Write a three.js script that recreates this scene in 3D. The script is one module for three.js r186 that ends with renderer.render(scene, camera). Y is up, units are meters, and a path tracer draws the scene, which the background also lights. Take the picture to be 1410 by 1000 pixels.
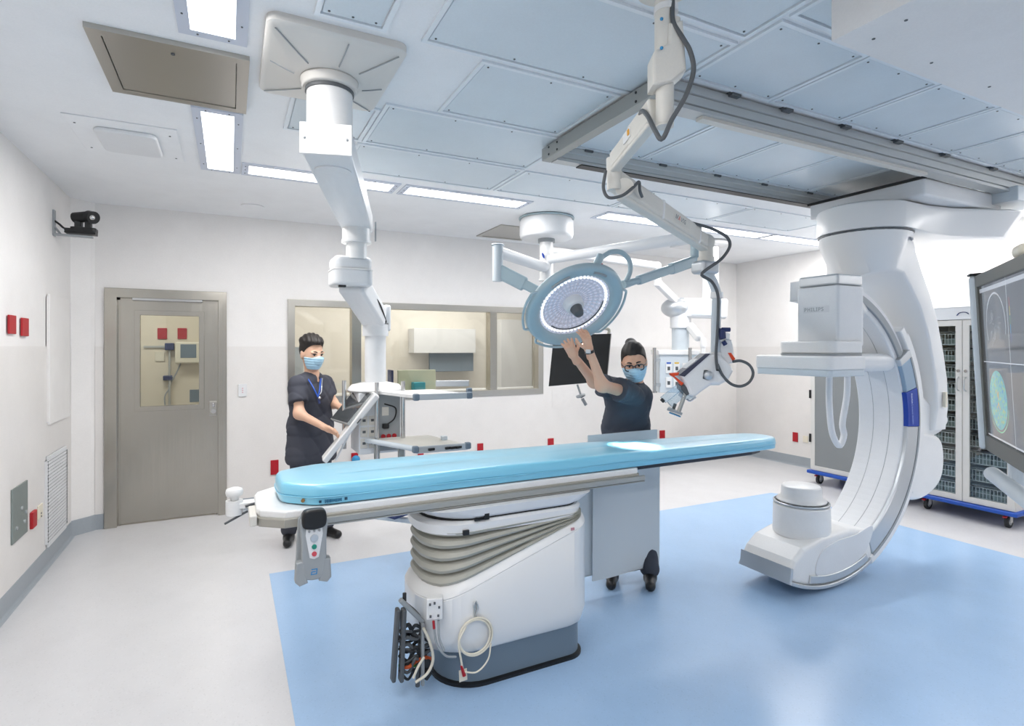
import * as THREE from 'three';
import { RoundedBoxGeometry } from 'three/addons/geometries/RoundedBoxGeometry.js';
import { mergeGeometries, mergeVertices, toCreasedNormals } from 'three/addons/utils/BufferGeometryUtils.js';
import { RectAreaLightUniformsLib } from 'three/addons/lights/RectAreaLightUniformsLib.js';

// ---------------------------------------------------------------- camera, exposure
const scene = new THREE.Scene();
scene.background = new THREE.Color(0x000000);
const FPX = 769, CX = 705, CY = 478, EYE = 1.65, YAW = Math.atan2(388, 769);
const camera = new THREE.PerspectiveCamera(2 * Math.atan(500 / FPX) * 180 / Math.PI, 1.41, 0.05, 60);
camera.position.set(0, EYE, 0);
camera.rotation.y = -YAW;
camera.setViewOffset(1410, 1000, 0, 500 - CY, 1410, 1000);
const renderer = new THREE.WebGLRenderer();
renderer.toneMapping = THREE.LinearToneMapping;
renderer.toneMappingExposure = 1.0;
renderer.shadowMap.enabled = true;
RectAreaLightUniformsLib.init();

// ---------------------------------------------------------------- room size and ceiling lights
const XL = -1.24, XR = 7.05, ZB = -6.2, ZF = 1.7, YC = 2.95;
const PANEL_LIGHT = 29, PANEL_GLOW = 2.2;
// [x0, x1, z0, z1] of the lit diffuser of each ceiling fixture
const FIXTURES = [
  [-0.145, 0.02, -2.62, -1.45], [-0.145, 0.02, -4.60, -3.50],
  [0.12, 1.17, -4.61, -4.40], [1.30, 2.37, -4.61, -4.40], [3.27, 4.38, -4.61, -4.40], [4.45, 5.56, -4.61, -4.40], [5.63, 6.70, -4.61, -4.40],
  [6.42, 6.62, -3.75, -2.65], [6.42, 6.62, -2.35, -1.25], [6.42, 6.62, -1.0, 0.1],
  [-0.145, 0.02, -1.25, -0.1], [1.0, 2.1, 0.6, 0.8], [3.6, 4.7, 0.6, 0.8],  // last two: unseen front row, assumed and added for overall brightness
];
for (const [x0, x1, z0, z1] of FIXTURES) {
  const l = new THREE.RectAreaLight(0xfffcfa, PANEL_LIGHT, x1 - x0, z1 - z0);
  l.position.set((x0 + x1) / 2, YC - 0.012, (z0 + z1) / 2);
  l.rotation.x = -Math.PI / 2;
  l.name = 'ceiling_light_glow';
  scene.add(l);
}

// ---------------------------------------------------------------- helpers
const V = (x, y, z) => new THREE.Vector3(x, y, z);
const FW = V(Math.sin(YAW), 0, -Math.cos(YAW)), RT = V(Math.cos(YAW), 0, Math.sin(YAW));
const ray = (x, y) => FW.clone().addScaledVector(RT, (x - CX) / FPX).setY(-(y - CY) / FPX);
const eyeAt = (r, d) => r.multiplyScalar(d).add(V(0, EYE, 0));
const P = (x, y, d) => eyeAt(ray(x, y), d);                                   // pixel + depth
const PY = (x, y, Y) => { const r = ray(x, y); return eyeAt(r, (Y - EYE) / r.y); };   // pixel on a level
const PZ = (x, y, Z) => { const r = ray(x, y); return eyeAt(r, Z / r.z); };
const PX = (x, y, X) => { const r = ray(x, y); return eyeAt(r, X / r.x); };
const rnd = (s => () => { s |= 0; s = s + 0x6D2B79F5 | 0; let t = Math.imul(s ^ s >>> 15, 1 | s); t = t + Math.imul(t ^ t >>> 7, 61 | t) ^ t; return ((t ^ t >>> 14) >>> 0) / 4294967296; })(71);

const used = new Map();
const num = n => { const k = used.get(n) || 0; used.set(n, k + 1); return k ? n + '_' + String(k).padStart(3, '0') : n; };
const OFF = new Map();
function thing(name, label, category, pos, group) {
  const g = new THREE.Group(); g.name = num(name); g.position.copy(pos); scene.add(g); OFF.set(g, pos.clone());
  g.userData = { label, category }; if (group) g.userData.group = group;
  return g;
}
function structGroup(name, pos, label) {
  const g = new THREE.Group(); g.name = num(name); g.position.copy(pos); scene.add(g); OFF.set(g, pos.clone());
  g.userData = { kind: 'structure', label }; return g;
}
const KEEP = ['position', 'normal', 'uv'];
function clean(g) {
  let q = g.index ? g.toNonIndexed() : g;
  for (const k of Object.keys(q.attributes)) if (!KEEP.includes(k) && k !== 'color') q.deleteAttribute(k);
  if (!q.attributes.normal) q.computeVertexNormals();
  if (!q.attributes.uv) q.setAttribute('uv', new THREE.BufferAttribute(new Float32Array(q.attributes.position.count * 2), 2));
  return q;
}
function merge(geos) {
  if (!Array.isArray(geos)) geos = [geos];
  geos = geos.flat(3);
  return geos.length === 1 ? (geos[0].index ? geos[0].clone() : clean(geos[0])) : mergeGeometries(geos.map(clean));
}
function part(name, geos, mat, parent, label) {
  const g = merge(geos), o = OFF.get(parent);
  if (o) g.translate(-o.x, -o.y, -o.z);
  const m = new THREE.Mesh(g, mat); m.name = name; m.castShadow = m.receiveShadow = true;
  if (o) OFF.set(m, o);
  if (label) m.userData.label = label;
  parent.add(m); return m;
}
function solo(name, label, category, geos, mat, group) {
  const g = merge(geos); g.computeBoundingBox(); const b = g.boundingBox;
  const p = V((b.min.x + b.max.x) / 2, b.min.y, (b.min.z + b.max.z) / 2);
  g.translate(-p.x, -p.y, -p.z);
  const m = new THREE.Mesh(g, mat); m.name = num(name); m.position.copy(p); m.castShadow = m.receiveShadow = true;
  m.userData = { label, category }; if (group) m.userData.group = group;
  OFF.set(m, p.clone()); scene.add(m); return m;
}
function struct(name, geos, mat, label) { const m = part(num(name), geos, mat, scene); m.userData = { kind: 'structure' }; if (label) m.userData.label = label; OFF.set(m, V(0, 0, 0)); return m; }

function bits(name, geos, mat, parent) { const m = part(name, geos, mat, parent); m.userData.kind = 'stuff'; return m; }
const M4 = new THREE.Matrix4();
const Q = (x = 0, y = 0, z = 0) => new THREE.Quaternion().setFromEuler(new THREE.Euler(x, y, z, 'YXZ'));
const tf = (g, p = V(0, 0, 0), q = Q(), s = V(1, 1, 1)) => g.applyMatrix4(new THREE.Matrix4().compose(p, q, s));
const box = (cx, cy, cz, w, h, d, r = 0, q) => { const g = r ? new RoundedBoxGeometry(w, h, d, r > 0.02 ? 4 : 2, Math.min(r, w / 2.02, h / 2.02, d / 2.02)) : new THREE.BoxGeometry(w, h, d); return tf(g, V(cx, cy, cz), q); };
const bx = (x0, x1, y0, y1, z0, z1, r = 0) => box((x0 + x1) / 2, (y0 + y1) / 2, (z0 + z1) / 2, Math.abs(x1 - x0), Math.abs(y1 - y0), Math.abs(z1 - z0), r);
const cyl = (c, r, h, r2 = r, seg = 32) => tf(new THREE.CylinderGeometry(r2, r, h, seg), c.clone().setY(c.y + h / 2));   // stands on c
const rect = (x0, x1, y0, y1) => [[x0, y0], [x1, y0], [x1, y1], [x0, y1]];
const frameY = (x0, x1, z0, z1, f, y0, y1) => extY(rect(x0, x1, z0, z1), y0, y1, 0, [rect(x0 + f, x1 - f, z0 + f, z1 - f)]);
const frameZ = (x0, x1, y0, y1, f, z0, z1, b = 0.003) => ext(rect(x0, x1, y0, y1), z0, z1, b, [rect(x0 + f, x1 - f, y0 + f, y1 - f)]);
const UP = V(0, 1, 0);
const rod = (a, b, r, r2 = r, seg = 20) => { const d = b.clone().sub(a), l = d.length(); return tf(new THREE.CylinderGeometry(r2, r, l, seg), a.clone().addScaledVector(d, 0.5), new THREE.Quaternion().setFromUnitVectors(UP, d.normalize())); };
const basis = (z, up = UP) => { const zz = z.clone().normalize(), xx = up.clone().cross(zz).normalize(), yy = zz.clone().cross(xx); return new THREE.Quaternion().setFromRotationMatrix(M4.clone().makeBasis(xx, yy, zz)); };
const beam = (a, b, w, h, r = 0, up) => { const d = b.clone().sub(a), l = d.length(); const g = r ? new RoundedBoxGeometry(w, h, l, 3, Math.min(r, w / 2.02, h / 2.02)) : new THREE.BoxGeometry(w, h, l); return tf(g, a.clone().addScaledVector(d, 0.5), basis(d, up)); };
const tube = (pts, r, n = 0, seg = 10, closed = false) => new THREE.TubeGeometry(new THREE.CatmullRomCurve3(pts, closed, 'centripetal'), n || pts.length * 8, r, seg, closed);
const ball = (c, r, sx = 1, sy = 1, sz = 1, seg = 20) => tf(new THREE.SphereGeometry(r, seg, seg * 0.7 | 0), c, Q(), V(sx, sy, sz));
const lathe = (prof, c = V(0, 0, 0), q, seg = 48) => tf(new THREE.LatheGeometry(prof.map(p => new THREE.Vector2(p[0], p[1])), seg), c, q);
const shape = (pts, holes = []) => { const s = new THREE.Shape(pts.map(p => new THREE.Vector2(p[0], p[1]))); for (const h of holes) s.holes.push(new THREE.Path(h.map(p => new THREE.Vector2(p[0], p[1])))); return s; };
// outline in x,y pushed along z from z0 to z1
const ext = (pts, z0, z1, bev = 0, holes = [], bs = 3) => { const s = pts instanceof THREE.Shape ? pts : shape(pts, holes); const g = new THREE.ExtrudeGeometry(s, { depth: Math.max(1e-4, z1 - z0 - 2 * bev), bevelEnabled: bev > 0, bevelSize: bev, bevelThickness: bev, bevelOffset: -bev, bevelSegments: bs, curveSegments: 24 }); return g.translate(0, 0, z0 + bev); };
// outline in x,z pushed up from y0 to y1
const extY = (pts, y0, y1, bev = 0, holes = [], bs = 3) => ext(pts.map(p => [p[0], -p[1]]), y0, y1, bev, holes.map(h => h.map(p => [p[0], -p[1]])), bs).rotateX(-Math.PI / 2);
const smooth = (pts, n = 80, closed = true) => new THREE.CatmullRomCurve3(pts.map(p => V(p[0], p[1], 0)), closed, 'centripetal').getPoints(n).slice(0, closed ? -1 : undefined).map(p => [p.x, p.y]);
const rrect = (x0, x1, z0, z1, r, n = 8) => { const R = Array.isArray(r) ? r : [r, r, r, r]; const o = []; const c = [[x1 - R[0], z1 - R[0], 0, R[0]], [x0 + R[1], z1 - R[1], 1, R[1]], [x0 + R[2], z0 + R[2], 2, R[2]], [x1 - R[3], z0 + R[3], 3, R[3]]]; for (const [cx, cz, k, q] of c) for (let i = 0; i <= n; i++) { const a = (k + i / n) * Math.PI / 2; o.push([cx + q * Math.cos(a), cz + q * Math.sin(a)]); } return o; };
// skin over rings of points, closed round, capped at both ends
function loft(rings, caps = true) {
  const n = rings[0].length, pos = [], idx = [];
  for (const r of rings) for (const p of r) pos.push(p.x, p.y, p.z);
  for (let k = 0; k + 1 < rings.length; k++) for (let i = 0; i < n; i++) { const a = k * n + i, b = k * n + (i + 1) % n; idx.push(a, b, a + n, b, b + n, a + n); }
  if (caps) for (const [k, f] of [[0, 0], [rings.length - 1, 1]]) { const c = V(0, 0, 0); rings[k].forEach(p => c.add(p)); c.multiplyScalar(1 / n); const ci = pos.length / 3; pos.push(c.x, c.y, c.z); for (let i = 0; i < n; i++) { const a = k * n + i, b = k * n + (i + 1) % n; f ? idx.push(a, b, ci) : idx.push(b, a, ci); } }
  const g = new THREE.BufferGeometry(); g.setAttribute('position', new THREE.Float32BufferAttribute(pos, 3)); g.setIndex(idx);
  return crease(g, 0.7);
}
function crease(g, a = 0.6) { if (g.index === null) g = mergeVertices(g, 1e-5); g.computeVertexNormals(); return toCreasedNormals(g, a); }
// surface that faces out has positive volume
function outward(g) { const p = g.attributes.position; let v = 0; const a = V(), b = V(), c = V(); for (let i = 0; i < p.count; i += 3) { a.fromBufferAttribute(p, i); b.fromBufferAttribute(p, i + 1); c.fromBufferAttribute(p, i + 2); v += a.dot(b.cross(c)); } if (v < 0) { for (const k of Object.keys(g.attributes)) { const t = g.attributes[k], s = t.itemSize; for (let i = 0; i < t.count; i += 3) for (let j = 0; j < s; j++) { const u = t.array[i * s + j]; t.array[i * s + j] = t.array[(i + 1) * s + j]; t.array[(i + 1) * s + j] = u; } } const nn = g.attributes.normal; for (let i = 0; i < nn.array.length; i++) nn.array[i] *= -1; } return g; }
const skin = (rings, caps) => outward(loft(rings, caps));

// ---------------------------------------------------------------- materials
function noiseTex(n, f, rep = [1, 1], srgb = false) {
  const d = new Uint8Array(n * n * 4);
  for (let j = 0; j < n; j++) for (let i = 0; i < n; i++) { const c = f(i / n, j / n); for (let k = 0; k < 3; k++) d[(j * n + i) * 4 + k] = Math.max(0, Math.min(255, (Array.isArray(c) ? c[k] : c) * 255)); d[(j * n + i) * 4 + 3] = 255; }
  const t = new THREE.DataTexture(d, n, n); t.wrapS = t.wrapT = THREE.RepeatWrapping; t.magFilter = THREE.LinearFilter; t.minFilter = THREE.LinearFilter; t.repeat.set(rep[0], rep[1]); if (srgb) t.colorSpace = THREE.SRGBColorSpace; t.needsUpdate = true; return t;
}
const lat = Array.from({ length: 4096 }, () => rnd());
const vn = (x, y, p) => { const i = Math.floor(x), j = Math.floor(y), f = x - i, g = y - j, h = (a, b) => lat[(((a % p) + p) % p) * 61 + (((b % p) + p) % p) * 17 & 4095]; const u = f * f * (3 - 2 * f), w = g * g * (3 - 2 * g); return (h(i, j) * (1 - u) + h(i + 1, j) * u) * (1 - w) + (h(i, j + 1) * (1 - u) + h(i + 1, j + 1) * u) * w; };
const fbm = (x, y, p) => vn(x * p, y * p, p) * 0.5 + vn(x * p * 2, y * p * 2, p * 2) * 0.3 + vn(x * p * 4, y * p * 4, p * 4) * 0.2;
const texFine = noiseTex(128, (u, v) => 0.5 + (rnd() - 0.5) * 0.5);
const texMottle = noiseTex(256, (u, v) => 0.965 + 0.03 * fbm(u, v, 6) + (rnd() - 0.5) * 0.015, [1, 1], true);
const texSpeck = noiseTex(256, (u, v) => { const s = rnd(); return 0.955 + 0.035 * fbm(u, v, 5) - (s > 0.985 ? 0.05 : 0) + (s < 0.02 ? 0.03 : 0); }, [1, 1], true);
const texBrush = noiseTex(256, (u, v) => 0.72 + (vn(u * 4, v * 128, 128) - 0.5) * 0.2);
const texBrushV = noiseTex(256, (u, v) => 0.72 + (vn(u * 128, v * 4, 128) - 0.5) * 0.2);
const texCloth = noiseTex(128, (u, v) => 0.5 + 0.25 * Math.sin(u * 128 * Math.PI) * Math.sin(v * 128 * Math.PI) + (rnd() - 0.5) * 0.3);
const rep = (t, a, b) => { const c = t.clone(); c.repeat.set(a, b); c.needsUpdate = true; return c; };
const std = (color, roughness = 0.5, metalness = 0, o = {}) => new THREE.MeshStandardMaterial({ color, roughness, metalness, ...o });
const phy = (color, roughness = 0.5, o = {}) => new THREE.MeshPhysicalMaterial({ color, roughness, ...o });
const M = {
  wall: std(0xf1efed, 0.55, 0, { map: texMottle, bumpMap: texFine, bumpScale: 0.0004 }),
  clad: std(0xeae7e4, 0.42, 0, { map: texMottle }),
  ceil: std(0xf5f7f9, 0.6, 0, { map: texMottle }),
  floor: std(0xd9d9db, 0.27, 0, { map: texSpeck }),
  blue: std(0xa9c8ea, 0.25, 0, { map: texSpeck }),
  base: std(0xa3abb2, 0.4, 0, { map: texSpeck }),
  cpanel: std(0xdae5ec, 0.28, 0.0, { map: texMottle }),
  cframe: std(0xe6edf2, 0.4, 0.1),
  lightframe: std(0xccd2de, 0.5),
  glow: new THREE.MeshStandardMaterial({ color: 0xffffff, emissive: 0xffffff, emissiveIntensity: PANEL_GLOW, roughness: 0.6 }),
  steel: std(0xb9b6af, 0.3, 0.92),
  steelV: std(0xb3afa6, 0.3, 0.95, { map: texMottle, roughnessMap: texBrushV }),
  chrome: std(0xc9c9c9, 0.18, 1),
  alu: std(0xc4c6c5, 0.42, 0.55),
  railmetal: std(0xa9aaa6, 0.45, 0.55),
  beige: std(0xa8a59c, 0.45, 0.25),
  white: phy(0xf0f0ef, 0.32, { clearcoat: 0.3, clearcoatRoughness: 0.25, map: texMottle }),
  white2: std(0xe6e8ea, 0.4, 0, { map: texMottle }),
  cream: std(0xdfdcd4, 0.42, 0, { map: texMottle }),
  warm: std(0xd6d4cf, 0.4),
  pale: std(0xd3dce2, 0.4, 0, { map: texMottle }),
  teal: std(0xa9bdc5, 0.36, 0.05),
  grey: std(0x9da2a5, 0.45),
  dgrey: std(0x55595c, 0.5),
  rubber: std(0x2a2c2e, 0.65),
  black: std(0x121315, 0.4),
  skirt: std(0x6f7f8d, 0.45),
  bellows: std(0xb3b2a8, 0.55),
  silver: std(0xc6cacd, 0.3, 0.6),
  mattress: phy(0x7fcce8, 0.4, { clearcoat: 1, clearcoatRoughness: 0.3, sheen: 1, sheenColor: new THREE.Color(0xffffff), sheenRoughness: 0.35, bumpMap: texFine, bumpScale: 0.0004 }),
  scrub: std(0x41434d, 0.85, 0, { bumpMap: texCloth, bumpScale: 0.0006 }),
  scrub2: std(0x3c414c, 0.85, 0, { bumpMap: texCloth, bumpScale: 0.0006 }),
  skinA: phy(0xdcb196, 0.55, { sheen: 0.2 }),
  skinB: phy(0xdcae93, 0.55, { sheen: 0.2 }),
  hair: std(0x1d1714, 0.55, 0, { bumpMap: texBrushV, bumpScale: 0.002 }),
  mask: std(0xb3d9ee, 0.8, 0, { bumpMap: texCloth, bumpScale: 0.0004 }),
  red: std(0xb01824, 0.4), orange: std(0xe2491d, 0.45), navy: std(0x22305f, 0.5), royal: std(0x1a4fae, 0.4), brand: std(0x073a9e, 0.45),
  green: std(0x1f8a78, 0.4), cyanp: std(0x2f8fc4, 0.4), tan: std(0xe8e1cf, 0.5),
  glass: new THREE.MeshPhysicalMaterial({ color: 0xf2f6f5, roughness: 0.02, transmission: 1, thickness: 0, ior: 1.5 }),
  tint: new THREE.MeshPhysicalMaterial({ color: 0xf4f4f2, roughness: 0.04, transmission: 1, thickness: 0, ior: 1.5 }),
  clear: new THREE.MeshPhysicalMaterial({ color: 0xe9f2f8, roughness: 0.1, transmission: 0.9, thickness: 0, ior: 1.45 }),
  control: std(0xf1ede4, 0.6, 0, { map: texMottle }),
  corridor: std(0xe8ddc9, 0.6, 0, { map: texMottle }),
  screen: phy(0x4a4e50, 0.12, { clearcoat: 0.6, clearcoatRoughness: 0.05 }),
  lead: std(0xd5dde2, 0.45, 0, { map: texMottle }),
};
function canvasTex(w, h, draw) { const c = document.createElement('canvas'); c.width = w; c.height = h; draw(c.getContext('2d'), w, h); const t = new THREE.CanvasTexture(c); t.colorSpace = THREE.SRGBColorSpace; return t; }
// ================================================================ the room
{
  // uv in metres for flat slabs
  const uvm = (g, s = 1.2) => { const p = g.attributes.position, n = g.attributes.normal, u = g.attributes.uv; for (let i = 0; i < p.count; i++) { const ax = Math.abs(n.getX(i)), ay = Math.abs(n.getY(i)); if (ay > 0.7) u.setXY(i, p.getX(i) / s, p.getZ(i) / s); else if (ax > 0.7) u.setXY(i, p.getZ(i) / s, p.getY(i) / s); else u.setXY(i, p.getX(i) / s, p.getY(i) / s); } return g; };
  globalThis.uvm = uvm;
  const T = 0.12;
  const fl = struct('floor', uvm(bx(XL - T, XR + T, -0.1, 0, ZB - T, ZF + T)), M.floor, 'pale grey glossy vinyl floor');
  part('blue_inlay', uvm(extY([[0.253, 1.55], [0.253, -4.42], [5.46, -4.32], [5.53, -4.2], [5.53, 1.55]].map(p => [p[0], p[1]]), 0, 0.0016)), M.blue, fl, 'light blue vinyl field set into the floor');
  const ce = struct('ceiling', uvm(bx(XL - T, XR + T, YC, YC + 0.12, ZB - T, ZF + T)), M.ceil, 'white ceiling');
  const wl = struct('wall_left', uvm(bx(XL - T, XL, 0, YC, ZB - T, ZF + T)), M.wall, 'white painted wall');
  const wr = struct('wall_right', uvm(bx(XR, XR + T, 0, YC, ZB - T, ZF + T)), M.wall, 'white painted wall');
  struct('wall_front', uvm(bx(XL, XR, 0, YC, ZF, ZF + T)), M.wall, 'white painted wall');
  // back wall with the door and window openings
  const dX0 = -0.93, dX1 = -0.10, dY = 2.11, wA = PZ(396, 412, ZB), wB = PZ(747, 542, ZB);
  const W = { x0: wA.x, x1: wB.x, y0: wB.y, y1: wA.y };
  globalThis.WIN = W;
  const wb = struct('wall_back', uvm(ext([[XL, 0], [dX0, 0], [dX0, dY], [dX1, dY], [dX1, 0], [XR, 0], [XR, YC], [XL, YC]], ZB - T, ZB, 0, [[[W.x0 + .02, W.y0 + .02], [W.x1 - .02, W.y0 + .02], [W.x1 - .02, W.y1 - .02], [W.x0 + .02, W.y1 - .02]]])), M.wall, 'white painted wall');
  const wc = struct('wall_corner', uvm(extY([[XL, -6.06], [-1.115, -6.17], [-1.09, ZB], [XL, ZB]], 0, YC)), M.wall, 'narrow angled wall piece in the corner');
  // lower wall lining, a thin sheet with a visible top edge
  const H = 1.655, t = 0.006;
  part('wall_lining', uvm(bx(XL, XL + t, 0.1, H, -6.06, ZF)), M.clad, wl);
  part('wall_lining', uvm(bx(XR - t, XR, 0.1, H, ZB, ZF)), M.clad, wr);
  part('wall_lining', uvm(bx(-1.09, -1.03, 0.1, H, ZB, ZB + t)), M.clad, wb);
  part('wall_lining', uvm(bx(-0.03, W.x0 - .01, 0.1, H, ZB, ZB + t)), M.clad, wb);
  part('wall_lining', uvm(bx(W.x0 - .01, W.x1 + .01, 0.1, W.y0, ZB, ZB + t)), M.clad, wb);
  part('wall_lining', uvm(bx(W.x1 + .01, XR, 0.1, H, ZB, ZB + t)), M.clad, wb);
  // coved vinyl skirting
  const bb = (n, g) => struct(n, uvm(g), M.base, 'grey coved vinyl skirting');
  const prof = (s) => [[0, 0], [s * 0.035, 0], [s * 0.02, 0.004], [s * 0.011, 0.016], [s * 0.009, 0.03], [s * 0.009, 0.135], [0, 0.137]];
  bb('baseboard_left', ext(prof(1).map(p => [p[0], p[1]]), -6.06, ZF).translate(XL, 0, 0));
  bb('baseboard_right', ext(prof(-1), ZB, ZF).translate(XR, 0, 0));
  bb('baseboard_back', ext(prof(-1), -0.02, XR).rotateY(Math.PI / 2).translate(0, 0, ZB));
  bb('baseboard_corner', extY([[XL, -6.05], [-1.107, -6.163], [-1.08, ZB + .01], [-1.025, ZB + .01], [-1.025, ZB], [XL, ZB]], 0, 0.137));
}
// ---------------------------------------------------------------- ceiling tiles
{
  const ce = scene.getObjectByName('ceiling');
  const tile = (x0, x1, z0, z1, mat = M.cpanel, sc = 1) => {
    const f = 0.026, p = part('ceiling_tile', uvm(bx(x0 + f, x1 - f, YC - 0.006, YC + 0.001, z0 + f, z1 - f, 0.003)), mat, ce);
    part('tile_frame', frameY(x0, x1, z0, z1, f - .006, YC - .011, YC), mat === M.ceil ? M.ceil : M.cframe, p);
    if (sc) { const s = []; const n = Math.max(2, Math.round((x1 - x0) / 0.4)); for (let i = 0; i <= n; i++) for (const z of [z0 + 0.045, z1 - 0.045]) s.push(cyl(V(x0 + 0.05 + (x1 - x0 - 0.1) * i / n, YC - 0.0085, z), 0.005, 0.004, 0.005, 8)); bits('screws', s, M.dgrey, p); }
  };
  tile(0.29, 0.57, -2.28, -1.4);
  tile(0.28, 0.73, -3.56, -3.04);
  tile(0.72, 1.93, -2.28, -1.69);
  tile(0.72, 1.93, -1.66, -1.06);
  tile(1.015, 1.79, -2.92, -2.31);
  tile(0.74, 1.92, -3.565, -2.95);
  tile(0.72, 1.92, -4.19, -3.60);
  tile(1.94, 3.12, -4.19, -3.62); tile(3.14, 4.34, -4.19, -3.62); tile(4.36, 5.56, -4.19, -3.62);
  // rows between and in front of the rails
  for (let i = 0; i < 7; i++) { const x0 = 1.95 + i * 0.585; tile(x0, x0 + 0.575, -3.04, -2.17); tile(x0, x0 + 0.575, -2.02, -1.49); }
  for (let i = 0; i < 5; i++) tile(1.95 + i * 0.6, 2.54 + i * 0.6, -1.46, -0.9, M.cpanel, 0);
}
// ---------------------------------------------------------------- light fixtures
for (const [i, [x0, x1, z0, z1]] of FIXTURES.entries()) {
  const where = ['beside the steel ceiling hatch, toward the big pendant plate', 'beyond the steel ceiling hatch', 'nearest the left light strip, behind the big pendant arm', 'between big pendant arm and round lamp canopy', 'just right of the round lamp canopy', 'past the injector arm, over the far pendant', 'by the right wall, behind the x-ray arm', 'over the glass-door cart', 'over the display', 'by the right wall at the front', 'at the front of the left wall strip', 'over the front wall, unseen and added for brightness, toward the left wall', 'over the front wall, unseen and added for brightness, toward the right wall'][i];
  const g = thing('ceiling_light', 'recessed white ceiling light strip ' + where, 'ceiling light', V((x0 + x1) / 2, YC, (z0 + z1) / 2), 'ceiling light strips');
  const f = 0.045, f2 = f;
  part('frame', frameY(x0 - f, x1 + f, z0 - f, z1 + f, f, YC - .008, YC), M.lightframe, g);
  part('diffuser', bx(x0, x1, YC - 0.006, YC - 0.001, z0, z1), M.glow, g);
  const s = []; for (const a of [0.15, 0.85]) for (const z of [z0 - f / 2, z1 + f / 2]) s.push(cyl(V(x0 + (x1 - x0) * a, YC - 0.011, z), 0.004, 0.004, 0.004, 8)); for (const a of [0.1, 0.5, 0.9]) for (const x of [x0 - f / 2, x1 + f / 2]) s.push(cyl(V(x, YC - 0.011, z0 + (z1 - z0) * a), 0.004, 0.004, 0.004, 8));
  bits('screws', s, M.dgrey, g);
}
// ---------------------------------------------------------------- hatches in the ceiling
function hatch(x0, x1, z0, z1, drop, label, mat = M.steel) {
  const g = thing('access_panel', label, 'ceiling hatch', V((x0 + x1) / 2, YC, (z0 + z1) / 2));
  const f = 0.05; part('frame', frameY(x0, x1, z0, z1, f, YC - drop, YC), mat, g);
  part('door', bx(x0 + f + .003, x1 - f - .003, YC - drop + 0.004, YC, z0 + f + .003, z1 - f - .003, .003), mat, g);
  part('lock', cyl(V((x0 + x1) / 2, YC - drop - 0.001, z1 - f - 0.04), 0.008, 0.008), M.dgrey, g);
}
hatch(-0.525, 0.078, -3.395, -2.757, 0.022, 'brushed stainless steel ceiling hatch beside the left light strip');
hatch(2.56, 3.15, -6.0, -5.33, 0.012, 'brushed steel ceiling hatch behind the round lamp canopy');
{
  const g = thing('air_grille', 'white ceiling air diffuser with a raised deflector plate', 'air diffuser', V(-0.56, YC, -4.2));
  part('frame', bx(-0.84, -0.285, YC - 0.008, YC, -4.53, -3.88, .004), M.ceil, g);
  part('deflector', extY(rrect(-0.72, -0.40, -4.42, -4.0, .05), YC - 0.034, YC - 0.006, .012), M.white2, g);
  bits('screws', [[-.80, -4.0], [-.80, -4.45], [-.33, -4.0], [-.33, -4.45]].map(([x, z]) => cyl(V(x, YC - .011, z), .006, .005, .006, 8)), M.dgrey, g);
  const h = thing('air_grille', 'white square air diffuser on the ceiling by the far white pendant', 'air diffuser', V(5.2, YC, -5.2));
  part('frame', bx(4.9, 5.5, YC - .01, YC, -5.55, -4.95, .004), M.ceil, h); part('deflector', bx(5.0, 5.4, YC - .04, YC - .008, -5.45, -5.05, .012), M.white2, h);
  solo('ceiling_speaker', 'flat round pale speaker disc on the ceiling before the door wall', 'speaker', cyl(V(0.185, YC - .008, -5.68), 0.1, 0.009, 0.095), M.ceil);
  // boxed-in duct hanging from the ceiling
  const c = P(1145, 57, 2.05);
  struct('soffit', uvm(bx(c.x, c.x + 2.6, c.y, YC, c.z, c.z + 1.7)), M.wall, 'white boxed duct dropped below the ceiling');
  const s = scene.getObjectByName('soffit'); bits('screws', [[.12, .08], [.5, .08], [.95, .08], [1.4, .08], [.1, .2]].map(([a, b]) => cyl(V(c.x + a, c.y - .002, c.z + b), .006, .004, .006, 8)), M.dgrey, s);
}
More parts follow.
